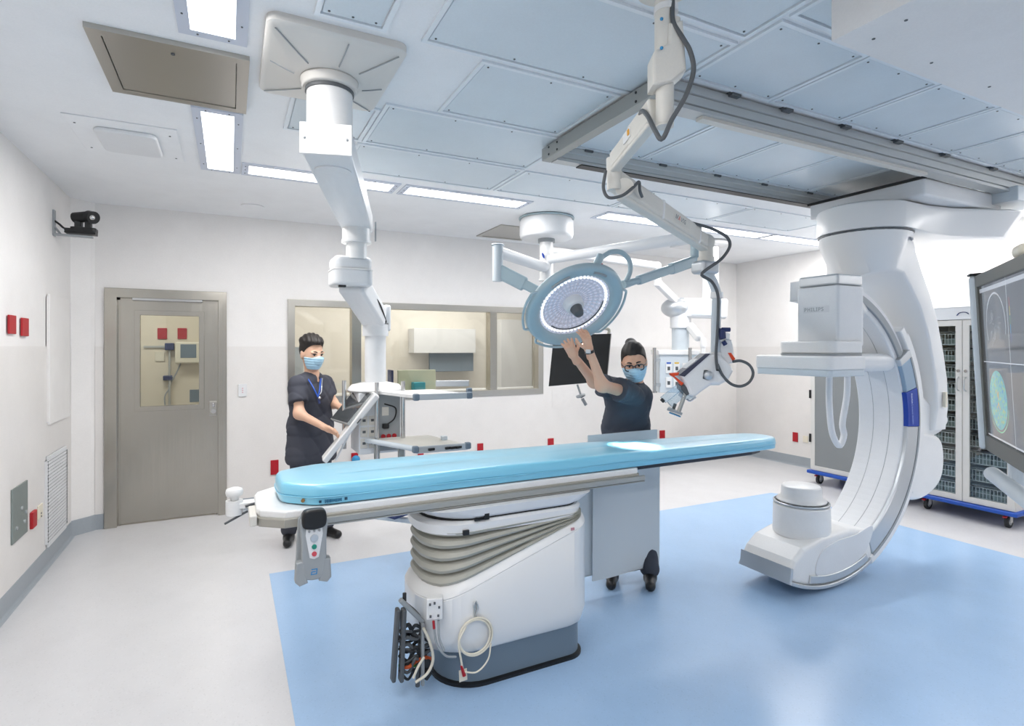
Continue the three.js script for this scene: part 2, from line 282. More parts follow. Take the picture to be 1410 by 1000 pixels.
// ---------------------------------------------------------------- door
{
  const z = ZB, g = structGroup('door_1', V(-0.515, 0, z), 'brushed stainless steel door with a vision panel');
  const x0 = -1.02, x1 = -0.03, y1 = 2.19, f = 0.095;
  part('frame', ext([[x0, 0], [x0 + f, 0], [x0 + f, y1 - .085], [x1 - f + .02, y1 - .085], [x1 - f + .02, 0], [x1, 0], [x1, y1], [x0, y1]], z - .1, z + .025, .003), M.steelV, g);
  part('stop', [bx(x0 + f, x0 + f + .02, 0, y1 - .085, z - .09, z - .03), bx(x1 - f, x1 - f + .02, 0, y1 - .085, z - .09, z - .03), bx(x0 + f, x1 - f, y1 - .105, y1 - .085, z - .09, z - .03)], M.steelV, g);
  const L = x0 + f + .012, R = x1 - f + .008, zl = z - .035, wa = PZ(193, 434, zl), wb = PZ(274, 557, zl);
  const rc = [[wa.x, wb.y], [wb.x, wb.y], [wb.x, wa.y], [wa.x, wa.y]];
  const lf = part('leaf', ext([[L, .012], [R, .012], [R, y1 - .1], [L, y1 - .1]], zl - .045, zl, .002, [rc]), M.steelV, g);
  const k = .045; part('vision_frame', ext([[wa.x - k, wb.y - k], [wb.x + k, wb.y - k], [wb.x + k, wa.y + k], [wa.x - k, wa.y + k]], zl - .002, zl + .008, .002, [rc]), M.steelV, lf);
  part('pane', bx(wa.x, wb.x, wb.y, wa.y, zl - .026, zl - .02), M.glass, lf);
  const ca = PZ(182, 407, zl + .03), cb = PZ(279, 412, zl + .03);
  part('closer', [bx(ca.x, cb.x, ca.y - .045, ca.y - .015, zl, zl + .045, .006)], M.chrome, g); part('closer_track', bx(ca.x + .08, cb.x - .14, ca.y - .012, ca.y + .008, zl, zl + .03, .003), M.dgrey, g);
  const h = PZ(294, 563, zl);
  part('lock_plate', bx(h.x - .035, h.x + .03, h.y - .07, h.y + .075, zl, zl + .012, .004), M.steel, lf);
  part('thumb_turn', [cyl(V(h.x, h.y - .015, zl + .01), .02, .001), rod(V(h.x, h.y - .02, zl + .01), V(h.x, h.y - .02, zl + .045), .022), bx(h.x - .012, h.x + .012, h.y + .02, h.y + .06, zl + .01, zl + .03, .004)], M.chrome, lf);
}
// ---------------------------------------------------------------- window to the control room
{
  const W = WIN, z = ZB, g = structGroup('window_1', V((W.x0 + W.x1) / 2, W.y0, z), 'wide steel framed window to the control room');
  const f = .07, F = (a, b, c, d, zz = z + .017) => bx(a, b, c - .002, d + .002, z - .117, zz);
  const m1 = PZ(490, 430, z).x, m2 = PZ(679, 430, z).x;
  part('frame', frameZ(W.x0, W.x1, W.y0, W.y1, f, z - .12, z + .02), M.steel, g);
  part('mullion', F(m1 - .045, m1 + .055, W.y0 + f, W.y1 - f), M.steelV, g);
  part('mullion', F(m2 - .045, m2 + .045, W.y0 + f, W.y1 - f), M.steelV, g);
  for (const [a, b] of [[W.x0 + f, m1 - .045], [m1 + .055, m2 - .045], [m2 + .045, W.x1 - f]]) part('pane', bx(a, b, W.y0 + f, W.y1 - f, z - .075, z - .069), M.tint, g);
}
// ---------------------------------------------------------------- rooms behind the back wall
{
  const zb = -8.3, z0 = ZB - .12;
  struct('floor_behind', bx(-3, 5.2, -.1, 0, zb, z0), M.floor);
  struct('ceiling_behind', bx(-3, 5.2, 2.75, 2.85, zb, z0), M.ceil);
  struct('wall_behind', uvm(bx(-3, .32, 0, 2.75, zb - .1, zb)), M.corridor, 'beige wall of the corridor'); struct('wall_control', uvm(bx(.32, 5.2, 0, 2.75, zb - .1, zb)), M.control, 'cream wall of the control room');
  struct('wall_behind_left', bx(-3.1, -3, 0, 2.75, zb, z0), M.corridor); struct('wall_behind_right', bx(5.2, 5.3, 0, 2.75, zb, z0), M.control);
  struct('wall_behind_middle', bx(0.28, 0.36, 0, 2.75, zb, z0), M.corridor);
  for (const [a, b, t] of [[-1.9, -.4, 'corridor behind the steel door'], [1.0, 3.8, 'control room behind the window']]) {
    const g = thing('ceiling_light', 'flat white ceiling light in the ' + t, 'ceiling light', V((a + b) / 2, 2.75, -7.3));
    part('diffuser', bx(a, b, 2.735, 2.75, -7.5, -7.1), M.glow, g);
    const l = new THREE.RectAreaLight(0xfffaf2, 10.5, b - a, .4); l.position.set((a + b) / 2, 2.73, -7.3); l.rotation.x = -Math.PI / 2; scene.add(l);
  }
  const wz = zb + .003, at = (x, y) => PZ(x, y, wz);
  for (const [px, t] of [[223.5, 'beside the pole'], [251, 'above the wall monitor']]) { const p = at(px, 459.5); solo('wall_socket', 'dark red socket plate seen through the door pane, ' + t, 'socket', bx(p.x - .052, p.x + .052, p.y - .07, p.y + .07, zb, zb + .014, .004), M.red); }
  { const a = at(242, 471), b = at(276, 500), g = thing('patient_monitor', 'cream wall monitor with a grey screen behind the door pane', 'monitor', V((a.x + b.x) / 2, b.y, zb + .06));
    part('body', bx(a.x, b.x, b.y, a.y, zb + .03, zb + .13, .02), M.tan, g); part('screen', bx(a.x + .06, b.x - .04, b.y + .07, a.y - .03, zb + .125, zb + .134, .003), M.skirt, g); part('bracket', bx((a.x + b.x) / 2 - .05, (a.x + b.x) / 2 + .05, b.y + .05, a.y - .05, zb, zb + .04), M.grey, g);
    part('cable', tube([V(a.x + .06, b.y + .01, zb + .06), V(a.x + .02, b.y - .1, zb + .05), V(a.x - .08, b.y - .3, zb + .03)], .009), M.grey, g); }
  { const a = at(234, 478), b = at(235, 556), g = thing('wall_rail_pole', 'thin grey pole with clamps on the beige wall behind the door', 'pole', V(a.x, 0.6, zb + .04));
    part('pole', rod(V(a.x, b.y - .35, zb + .05), V(a.x, a.y, zb + .05), .014), M.alu, g); part('clamp', bx(a.x - .05, a.x + .05, a.y - .04, a.y + .05, zb, zb + .09, .01), M.navy, g); part('clamp', bx(a.x - .07, a.x + .03, b.y + .3, b.y + .36, zb, zb + .08, .01), M.navy, g);
    part('rail', bx(a.x - .28, a.x + .05, a.y - .01, a.y + .015, zb, zb + .02), M.alu, g); part('hose', tube([V(a.x, b.y + .2, zb + .05), V(a.x - .05, b.y + .1, zb + .06), V(a.x - .04, b.y - .05, zb + .06), V(a.x, b.y - .15, zb + .05)], .008), M.grey, g); }
  { const p = at(220, 491); solo('wall_socket', 'cream outlet plate on the beige wall behind the door', 'socket', [bx(p.x - .05, p.x + .05, p.y - .06, p.y + .06, zb, zb + .014, .004)], M.tan); const q = at(271, 545); solo('notice', 'small blue notice on the wall behind the door pane', 'notice', bx(q.x - .08, q.x + .08, q.y - .08, q.y + .08, zb, zb + .006), M.skirt); }
  // control room furniture
  const B = (name, label, cat, x0, x1, y0, y1, z, t, m, group) => { const a = PZ(x0, y0, z), b = PZ(x1, y1, z); return solo(name, label, cat, bx(a.x, b.x, b.y, a.y, z - t, z, .006), m, group); };
  B('wall_cabinet', 'white wall cabinet on the control room wall', 'cabinet', 570, 655, 452, 486, -8.0, .29, M.white2);
  B('wall_screen', 'grey wall screen behind the window', 'screen', 592, 652, 486, 511, -8.1, .06, M.skirt);
  B('file_shelf', 'stack of pale papers and trays behind the window by the man', 'trays', 402, 418, 478, 549.3, -6.75, .15, M.pale);
  { const a = PZ(440, 516, -7.0), b = PZ(700, 560, -7.0), g = thing('desk', 'long white desk behind the control room window', 'desk', V((a.x + b.x) / 2, 0, -7.0)); part('top', bx(.45, 4.3, 1.02, 1.06, -7.4, -6.7, .006), M.white2, g); part('panel', bx(.5, 4.25, 0, 1.02, -7.36, -7.32), M.cream, g); }
  B('desk_screen', 'green-tinted screen on the control room desk', 'monitor', 548, 600, 510, 536, -7.0, .04, std(0xc6cbb0, .3));
  B('cup', 'small turquoise box on the control room desk', 'box', 570, 586, 527, 537, -6.85, .12, std(0x2f8f9b, .5));
  B('binder', 'dark blue binder on the control room desk', 'binder', 539, 542, 510, 537.5, -6.9, .2, M.navy);
  B('cabinet_tall', 'tall pale cabinet at the right of the control room', 'cabinet', 690, 733, 440, 600, -8.0, .28, M.white2);
}
// ================================================================ things on the walls
{
  const L = (x, y) => PX(x, y, XL + .006), onL = (x0, x1, y0, y1, t, r = .004) => { const a = L(x0, y0), b = L(x1, y1), m = (x0 + x1) / 2, c = L(m, y0), e = L(m, y1); return bx(XL + .006, XL + .006 + t, e.y, c.y, a.z, b.z, r); };
  solo('wall_plate', 'red wall plate nearer the front wall, first of the pair above the lining', 'wall plate', onL(10, 19.5, 434, 460, .012), M.red, 'red plates on the left wall');
  solo('wall_plate', 'red wall plate next to the white board, second of the pair above the lining', 'wall plate', onL(28, 37, 438, 463, .012), M.red, 'red plates on the left wall');
  { const g = thing('wall_board', 'tall white board in a thin white frame on the left wall', 'board', L(79, 580)); const a = L(64, 408), b = L(94, 408), y1 = L(64, 408).y, y0 = L(64, 582).y;
    part('board', bx(XL + .006, XL + .016, y0, y1, a.z, b.z), std(0xe3e6ee, .25), g); part('frame', tf(frameZ(a.z - .02, b.z + .02, y0 - .02, y1 + .02, .022, 0, .016, .002), V(XL + .022, 0, 0), Q(0, -Math.PI / 2, 0)), M.wall, g); }
  { const a = L(63, 640), b = L(88, 640), y1 = L(75, 622).y, y0 = L(75, 738).y - .02, g = thing('return_vent', 'white slatted air return vent low on the left wall', 'vent', V(XL, y0, (a.z + b.z) / 2)), z0 = a.z, z1 = b.z;
    part('backing', bx(XL + .006, XL + .010, y0, y1, z0, z1), M.grey, g); part('frame', outward(clean(tf(frameZ(z0, z1, y0, y1, .03, 0, .018, .002), V(XL + .024, 0, 0), Q(0, -Math.PI / 2, 0)))), M.white2, g);
    const n = 24; for (let i = 0; i < n; i++) part('slat', box(XL + .015, y0 + .045 + (y1 - y0 - .08) * i / (n - 1), (z0 + z1) / 2, .018, .009, z1 - z0 - .055, 0, Q(0, 0, -.5)), M.white2, g); }
  { const g = thing('service_panel', 'grey steel service panel low on the left wall', 'panel', L(25, 742)); part('plate', onL(14.5, 36, 668, 742, .01), std(0x8f9996, .4, .4, { map: texMottle }), g); const s = [[20, 728], [31, 718], [27, 700], [33, 705]].map(([x, y]) => { const p = L(x, y); return rod(p, V(p.x + .016, p.y, p.z), .012); }); bits('knobs', s, M.silver, g); }
  { const g = thing('wall_socket', 'red socket beside the grey service panel on the left wall', 'socket', L(43, 728)); part('plate', onL(40.5, 46.5, 704, 727, .02, .006), M.red, g); }
  { const g = thing('wall_socket', 'cream outlet between the red socket and the slatted vent', 'socket', L(54, 715)); part('plate', onL(51, 57, 695, 714, .01), M.tan, g); const p = L(54.5, 707); bits('holes', [0, .022].map(k => bx(XL + .015, XL + .018, p.y - k - .006, p.y - k + .006, p.z - .008, p.z + .008)), M.dgrey, g); }
  // back wall
  const B = (name, label, cat, x0, x1, y0, y1, m, group, t = .014) => { const z = ZB + .006, a = PZ(x0, y0, z), b = PZ(x1, y1, z); const g = thing(name, label, cat, V((a.x + b.x) / 2, b.y, z), group); part('plate', bx(a.x, b.x, b.y, a.y, z, z + t, .004), m, g); return [g, (a.x + b.x) / 2, (a.y + b.y) / 2, z + t]; };
  { const [g, x, y, z] = B('light_switch', 'white switch plate beside the steel door', 'switch', 328, 340, 529, 546, M.white2); bits('buttons', [.02, 0, -.02].map(k => bx(x - .006, x + .006, y + k - .004, y + k + .004, z, z + .004)), std(0xd7a5ad, .5), g); }
  const S = (t, x0, x1, y0, y1) => { const [g, x, y, z] = B('wall_socket', 'red socket on the back wall ' + t, 'socket', x0, x1, y0, y1, M.red); part('face', bx(x - .02, x + .02, y - .03, y + .03, z, z + .006, .003), M.red, g); };
  S('between the door and the man', 372.5, 383.5, 634, 653); S('behind the blue ball', 483.5, 493, 624, 644); S('below the lower pendant shelf', 575, 583, 616, 630); S('right of the pendant shelf', 657, 665, 611, 625); S('below the black lamp screen', 754, 762, 604, 618); S('right of the woman, past the shield', 908, 915, 593, 606);
  { const p = PZ(490, 633, ZB + .1); const g = thing('gas_valve', 'small blue round valve knob on the back wall socket', 'knob', p); part('knob', tf(new THREE.SphereGeometry(.045, 20, 14), p, Q(), V(1, 1, .7)), M.cyanp, g); part('stem', rod(V(p.x, p.y, ZB), p, .015), M.grey, g); }
  { const z = ZB + .006, a = PZ(760, 537, z), b = PZ(792, 560, z); solo('wall_plate', 'blank pale cover plate under the black lamp screen', 'wall plate', bx(a.x, b.x, b.y, a.y, z, z + .004), M.clad); }
  { const a = PX(1092, 595, XR - .006), b = PX(1099, 609, XR - .006); solo('wall_socket', 'red socket on the right wall beyond the mattress end', 'socket', bx(XR - .02, XR - .006, b.y, a.y, b.z, a.z, .004), M.red); const c = PX(1106, 600, XR - .006), d = PX(1113, 610, XR - .006); solo('wall_socket', 'cream outlet on the right wall beside the red socket', 'socket', bx(XR - .018, XR - .006, d.y, c.y, d.z, c.z, .004), M.tan); }
  // camera on its wall bracket
  { const w = PX(74, 308, XL), z = w.z + .02, K = (x, y, dz = 0) => PZ(x, y, z + dz), g = thing('wall_camera', 'black remote camera on a grey bracket high on the left wall', 'camera', V(XL, K(75, 325).y, z));
    const a = K(73, 289), b = K(76, 325); part('wall_plate', bx(XL, XL + .012, b.y, a.y, z - .03, z + .02, .003), M.grey, g);
    part('bracket', [beam(V(XL, K(80, 323).y, z), K(128, 327), .05, .014, .003), rod(V(XL + .01, K(74, 312).y, z), K(84, 323), .008)], M.grey, g);
    part('shelf', [box(K(112, 324).x, K(112, 324).y + .012, z, .20, .012, .10, .003), box(K(112, 324).x, K(112, 324).y + .03, z, .2, .028, .11, .008)], M.black, g);
    part('base', extY(rrect(K(98, 318).x, K(134, 318).x, z - .06, z + .06, .03), K(112, 319).y, K(112, 314).y, .006), M.black, g);
    part('yoke', [bx(K(103, 300).x, K(113, 300).x, K(105, 316).y, K(105, 296).y, z - .05, z + .03, .012), bx(K(118, 300).x, K(127, 300).x, K(120, 318).y, K(120, 297).y, z - .02, z + .05, .012)], std(0x2b2d2f, .5), g);
    part('lens_barrel', [rod(K(103, 300, -.01), K(126, 298, .06), .042), rod(K(122, 298, .045), K(129, 300, .085), .046, .05)], M.black, g); part('lens', ball(K(126.5, 299.5, .095), .022), M.chrome, g);
    part('cable', tube([V(XL + .01, K(75, 304).y, z), K(82, 309), K(88, 314), K(95, 316)], .008), M.black, g); }
}
// ================================================================ patient table
{
  const g = thing('patient_table', 'white patient table on a sloped white pedestal with grey bellows', 'patient table', V(1.25, 0, -2.75));
  const ring = (x0, x1, z0, z1, r, y) => rrect(x0, x1, z0, z1, r, 8).map(([x, z]) => V(x, typeof y === 'function' ? y(x, z) : y, z));
  const R = [.12, .22, .22, .12];
  // floor skirt
  part('plinth', skin([ring(.92, 1.70, -2.98, -2.50, [.1, .2, .2, .1], .012), ring(.92, 1.70, -2.98, -2.50, [.1, .2, .2, .1], .24)]), M.skirt, g, 'blue-grey plinth');
  part('rubber_edge', skin([ring(.905, 1.715, -2.995, -2.485, [.11, .21, .21, .11], 0), ring(.905, 1.715, -2.995, -2.485, [.11, .21, .21, .11], .016), ring(.92, 1.70, -2.98, -2.50, [.1, .2, .2, .1], .022)]), M.black, g);
  const slope = x => .475 + (Math.max(.9, Math.min(1.72, x)) - .9) / .82 * .27;
  const rim = x => slope(x) + .035;
  part('pedestal', skin([
    ring(.88, 1.70, -2.97, -2.51, R, .165), ring(.84, 1.715, -2.99, -2.48, R, x => .19), ring(.80, 1.73, -3.0, -2.465, R, .26),
    ring(.80, 1.73, -3.0, -2.465, R, x => slope(x) - .03), ring(.803, 1.727, -2.997, -2.468, R, x => slope(x) - .026), ring(.80, 1.73, -3.0, -2.465, R, x => slope(x) - .021),
    ring(.81, 1.725, -2.995, -2.475, R, slope), ring(.845, 1.71, -2.97, -2.50, R, rim), ring(.875, 1.70, -2.95, -2.53, [.1, .19, .19, .1], x => slope(x) + .03), ring(.88, 1.69, -2.945, -2.535, [.1, .19, .19, .1], x => slope(x) - .03)]), M.white, g);
  part('rating_mark', box(1.60, slope(1.60) - .008, -2.466, .02, .014, .004, 0), std(0xc98f97, .5), g);
  // bellows: folds squeezed together on the high side
  const rings = [], top = .775, N = 4;
  for (let k = 0; k <= N; k++) for (const [dt, o] of [[0, .036], [.2, .008], [.5, 0], [.8, .008]]) {
    const t = (k + dt) / (N + .75); if (t > 1) continue;
    const q = .036 - o; rings.push(ring(.865 - q * .9, 1.70 + q * .2, -2.965 - q, -2.515 + q, [.1, .21, .21, .1], x => { const a = slope(x) + .01; return a + (top - a) * t; }));
  }
  part('bellows', skin(rings), M.bellows, g, 'grey folded bellows');
  part('upper_cover', skin([ring(.87, 1.68, -2.96, -2.52, R, .745), ring(.82, 1.70, -2.99, -2.485, R, x => .752), ring(.81, 1.71, -2.995, -2.48, R, .80), ring(.83, 1.70, -2.985, -2.49, R, .812)]), M.white, g);
  part('cover_groove', skin([ring(.85, 1.69, -2.97, -2.50, R, .808), ring(.85, 1.69, -2.97, -2.50, R, .822)]), M.black, g);
  part('slide_carriage', skin([ring(.87, 1.68, -2.965, -2.495, R, .82), ring(.84, 1.71, -2.98, -2.475, R, .835), ring(.80, 1.76, -2.985, -2.47, [.1, .16, .16, .1], .872)]), M.white2, g);
  part('latch', [bx(1.10, 1.125, .812, .842, -2.486, -2.474), bx(1.05, 1.10, .812, .82, -2.486, -2.475), bx(.99, 1.02, .752, .775, -2.4855, -2.474)], M.black, g);
  part('runner', [bx(.35, 2.0, .868, .885, -2.92, -2.86), bx(.35, 2.0, .868, .885, -2.66, -2.60)], M.dgrey, g);
  // plate
  const plate = [[.21, -2.545], [2.09, -2.545], [2.11, -2.565], [2.11, -3.03], [2.09, -3.05], [.21, -3.05], [.115, -2.96], [.10, -2.90], [.10, -2.66], [.115, -2.62]];
  part('table_plate', extY(plate, .918, .952, .008), M.white, g, 'white table plate');
  const under = plate.map(([x, z]) => [x < .3 ? x - .006 : x + .004, z + (z > -2.8 ? .008 : -.008)]);
  part('plate_edge', extY(under, .882, .922, .006), M.beige, g, 'grey metal rim');
  part('accessory_rail', [bx(.30, 2.13, .884, .912, -2.537, -2.519, .004), bx(.30, 2.13, .875, .882, -2.537, -2.522, .003)], M.railmetal, g);
  part('accessory_rail', [bx(.30, 2.13, .884, .912, -3.075, -3.057, .004)], M.railmetal, g);
  part('cantilever_plate', extY([[2.0, -2.60], [3.12, -2.615], [3.24, -2.65], [3.26, -2.78], [3.12, -2.84], [2.0, -2.99]], .926, .951, .006), std(0x1f2937, .35), g, 'dark carbon plate');
  part('end_bracket', [bx(.072, .102, .89, .935, -2.78, -2.60, .006)], M.cream, g);
}
{ // mattress
  const pts = smooth([[.37, -2.556], [1.0, -2.553], [1.7, -2.55], [2.5, -2.56], [3.17, -2.575], [3.33, -2.60], [3.395, -2.68], [3.37, -2.80], [3.24, -2.865], [2.6, -2.925], [2.0, -2.985], [1.2, -3.035], [.62, -3.065], [.39, -3.06], [.35, -3.045], [.225, -2.975], [.20, -2.94], [.19, -2.86], [.195, -2.72], [.205, -2.685], [.235, -2.645], [.33, -2.566]], 180);
  const inset = (k) => pts.map(([x, z]) => { const cx = Math.max(.45, Math.min(3.1, x)), cz = -2.79; const dx = cx - x, dz = cz - z, l = Math.hypot(dx, dz); return [x + dx / l * k, z + dz / l * k]; });
  const wr = (x, y) => .0016 * Math.sin(x * 170) * Math.max(0, 1 - Math.abs(x - 2.05) / .25) + .0012 * Math.sin(x * 61 + y * 40) ;
  const R = (k, y) => inset(k).map(([x, z]) => V(x, y < .97 ? y : y - Math.max(0, Math.min(.012, (x - 1.95) * .012)) + .0014 * Math.sin(x * 7), z + wr(x, y)));
  const g = thing('mattress', 'long light blue patient mattress lying on the white table', 'mattress', V(1.75, .952, -2.8));
  part('pad', skin([R(.03, .9535), R(.008, .958), R(.001, .975), R(0, .99), R(.004, .992), R(.0, .996), R(0, 1.02), R(.004, 1.033), R(.012, 1.041), R(.03, 1.044), R(.12, 1.046), R(.2, 1.047)]), M.mattress, g);
  const piping = inset(-.0015).map(([x, z]) => V(x, .9915, z)); part('seam', new THREE.TubeGeometry(new THREE.CatmullRomCurve3(piping, true), 240, .0028, 6, true), M.mattress, g);
  // the print is too blurred to read in the photograph: two dots and a run of short strokes, no letters
  const mk = PZ(441, 686, -2.552), me = PZ(476.5, 683, -2.552), ink = std(0x2a6f92, .5), zp = -2.5515, dot = std(0x153e57, .5);
  part('print_dot', bx(mk.x - .005, mk.x + .005, .970, .980, zp - .004, zp + .0015), dot, g); part('print_dot', bx(me.x - .006, me.x + .006, .970, .982, zp - .004, zp + .0015), dot, g);
  bits('print_strokes', Array.from({ length: 15 }, (_, i) => { const x = mk.x + .022 + (me.x - mk.x - .042) * i / 14, h = .005 + rnd() * .004; return bx(x - .0016 - rnd() * .0012, x + .0016, .9755 - h, .9755 + h * .6, zp - .004, zp + .001); }), ink, g);
  part('valve', rod(V(.29, .978, -2.61), V(.283, .978, -2.59), .008), std(0x8a6a3a, .5), g);
}
{ // hand control hooked on the rail
  const c = PZ(430, 700, -2.51), y1 = PZ(430, 703, -2.49).y, y0 = PZ(430, 803, -2.45).y;
  const g = thing('table_control', 'grey hand control with coloured buttons hooked on the table rail', 'hand control', V(c.x, y0, -2.47));
  const z = -2.475, X = (k) => c.x + k;
  const yt = y1 - .0, yb = y0 + .02, L = yt - yb, tilt = .0;
  part('hook', [bx(X(-.035), X(.025), .914, .924, -2.542, -2.50, .003), bx(X(-.035), X(.025), .86, .925, -2.513, -2.503, .003)], M.railmetal, g);
  part('back_shell', ext([[-.068, -L], [-.055, -.03], [-.04, -.005], [.04, -.005], [.052, -.03], [.06, -L]], 0, .02, .005).translate(c.x - .004, yt, z - .03), M.grey, g);
  const b = part('body', ext(smooth([[-.048, -.02], [-.05, -.12], [-.045, -.24], [-.028, -L - .005], [.028, -L - .005], [.045, -.24], [.05, -.12], [.048, -.02], [.0, -.012]], 60), 0, .034, .008).translate(c.x, yt, z - .008), M.grey, g);
  part('top_cap', ext(smooth([[-.042, .012], [-.045, -.05], [-.02, -.062], [.02, -.062], [.045, -.05], [.042, .012], [0, .02]], 50), 0, .045, .01).translate(c.x, yt - .004, z - .004), M.black, g);
  const f = z + .027;
  part('keypad', ext([[-.032, -.065], [-.034, -.09], [-.018, -.185], [.0, -.192], [.018, -.185], [.034, -.09], [.032, -.065]], 0, .003).translate(c.x, yt, f - .001), M.white2, b);
  const btn = (n, dx, dy, r, m, lab) => part(n, rod(V(X(dx), yt + dy, f), V(X(dx), yt + dy, f + .007), r, r * .9), m, b, lab);
  btn('dial', 0, -.104, .017, M.silver); btn('button', 0, -.14, .0105, M.green, 'green button'); btn('button', 0, -.17, .0105, std(0xd2505c, .4), 'red button');
  for (const dx of [-.02, 0, .02]) btn('button', dx, -.074, .005, M.grey);
  const t = canvasTex(128, 128, (k) => { k.fillStyle = '#9da2a5'; k.fillRect(0, 0, 128, 128); k.strokeStyle = '#2b7fb8'; k.lineWidth = 17; k.beginPath(); k.moveTo(20, 22); k.lineTo(108, 22); k.lineTo(100, 104); k.lineTo(18, 104); k.lineTo(24, 62); k.lineTo(86, 62); k.stroke(); });
  part('emblem', tf(new THREE.PlaneGeometry(.032, .032), V(c.x, yt - .245, f + .0008)), std(0xffffff, .5, 0, { map: t }), b);
  for (const s of [-1, 1]) part('cradle_jaw', ext([[s * .068, -L + .07], [s * .04, -L + .075], [s * .022, -L - .018], [s * .055, -L - .028], [s * .072, -L - .01]].sort(() => 0), 0, .05, .006).translate(c.x - .002, yt, z - .025), M.grey, g);
}
{ // white clamp knob at the end of the table
  const a = PZ(321, 683, -2.85), g = thing('table_clamp', 'white knobbed clamp on the end of the patient table', 'clamp', V(a.x, .85, -2.85));
  const x = a.x, z = -2.85, y = a.y;
  part('body', [cyl(V(x + .005, y - .085, z), .036, .065), extY(rrect(x - .0, x + .135, z - .035, z + .03, .025), y - .058, y - .03, .006)], M.white, g);
  part('knob', lathe([[0, 0], [.016, 0], [.02, .02], [.034, .028], [.037, .042], [.034, .056], [.02, .062], [0, .063]], V(x + .005, y - .025, z)), M.white, g);
  part('lever', [rod(V(x - .035, y - .115, z + .03), V(x + .06, y - .075, z + .01), .005), rod(V(x + .05, y - .045, z + .035), V(x + .14, y - .03, z + .02), .006)], M.dgrey, g);
}
{ // plug box, coiled lead, cable rack by the pedestal
  const zf = -2.462, g = thing('plug_box', 'small white socket box on the pedestal side', 'socket box', V(.93, .45, zf));
  const a = PZ(603, 842, zf + .02);
  part('body', box(a.x, a.y, zf + .012 - .04, .075, .10, .05, .006, Q(0, -.35, 0)), M.white, g);
  bits('ports', [[-.02, .025], [.0, .03], [-.018, -.03], [.016, -.028], [.02, .01]].map(([dx, dy]) => box(a.x + dx - .008, a.y + dy, zf - .0 + dx * .3 - .003, .009, .009, .012, 0, Q(0, -.35, 0))), M.dgrey, g);
  part('plug', rod(V(a.x - .015, a.y - .05, zf + .0), V(a.x - .012, a.y - .085, zf + .002), .006), M.red, g);
  part('lead', [tube([V(a.x - .012, a.y - .085, zf + .002), V(a.x + .0, a.y - .16, zf + .01), V(a.x + .04, a.y - .215, zf + .02), V(a.x + .09, a.y - .235, zf + .015)], .005), tube([V(a.x + .008, a.y - .05, zf + .005), V(a.x + .01, a.y - .13, zf + .01), V(a.x + .03, a.y - .19, zf + .02)], .006)], M.grey, g);
  const c = PZ(653, 875, zf), h = thing('coiled_lead', 'beige lead coiled in a ring hanging on the pedestal', 'cable', V(c.x, c.y - .1, zf + .012));
  part('hook', [bx(c.x - .004, c.x + .012, c.y + .085, c.y + .16, zf, zf + .006, .002), tube([V(c.x + .004, c.y + .12, zf + .006), V(c.x - .008, c.y + .15, zf + .014), V(c.x + .004, c.y + .165, zf + .01), V(c.x + .014, c.y + .14, zf + .012), V(c.x + .004, c.y + .1, zf + .01)], .004)], M.alu, h);
  for (const [r, dz, dx] of [[.082, .008, 0], [.086, .016, .002], [.079, .016, -.003]]) part('coil', tube(Array.from({ length: 20 }, (_, i) => V(c.x + dx + Math.cos(i / 10 * Math.PI) * r, c.y + Math.sin(i / 10 * Math.PI) * r * 1.02, zf + dz)), .0048, 120, 8, true), M.tan, h);
  part('tail', tube([V(c.x - .05, c.y + .06, zf + .018), V(c.x - .085, c.y + .0, zf + .02), V(c.x - .075, c.y - .09, zf + .02), V(c.x - .068, c.y - .13, zf + .02)], .005), M.tan, h);
  part('tail_loop', tube([V(c.x - .06, c.y - .15, zf + .02), V(c.x, c.y - .16, zf + .03), V(c.x + .06, c.y - .12, zf + .025), V(c.x + .08, c.y - .05, zf + .018)], .004), M.tan, h);
  part('red_tip', rod(V(c.x - .075, c.y - .115, zf + .022), V(c.x - .06, c.y - .165, zf + .022), .005, .009), M.red, h);
  part('tag', box(c.x - .062, c.y - .168, zf + .012, .04, .055, .002, 0, Q(0, 0, .05)), M.tan, h);
}
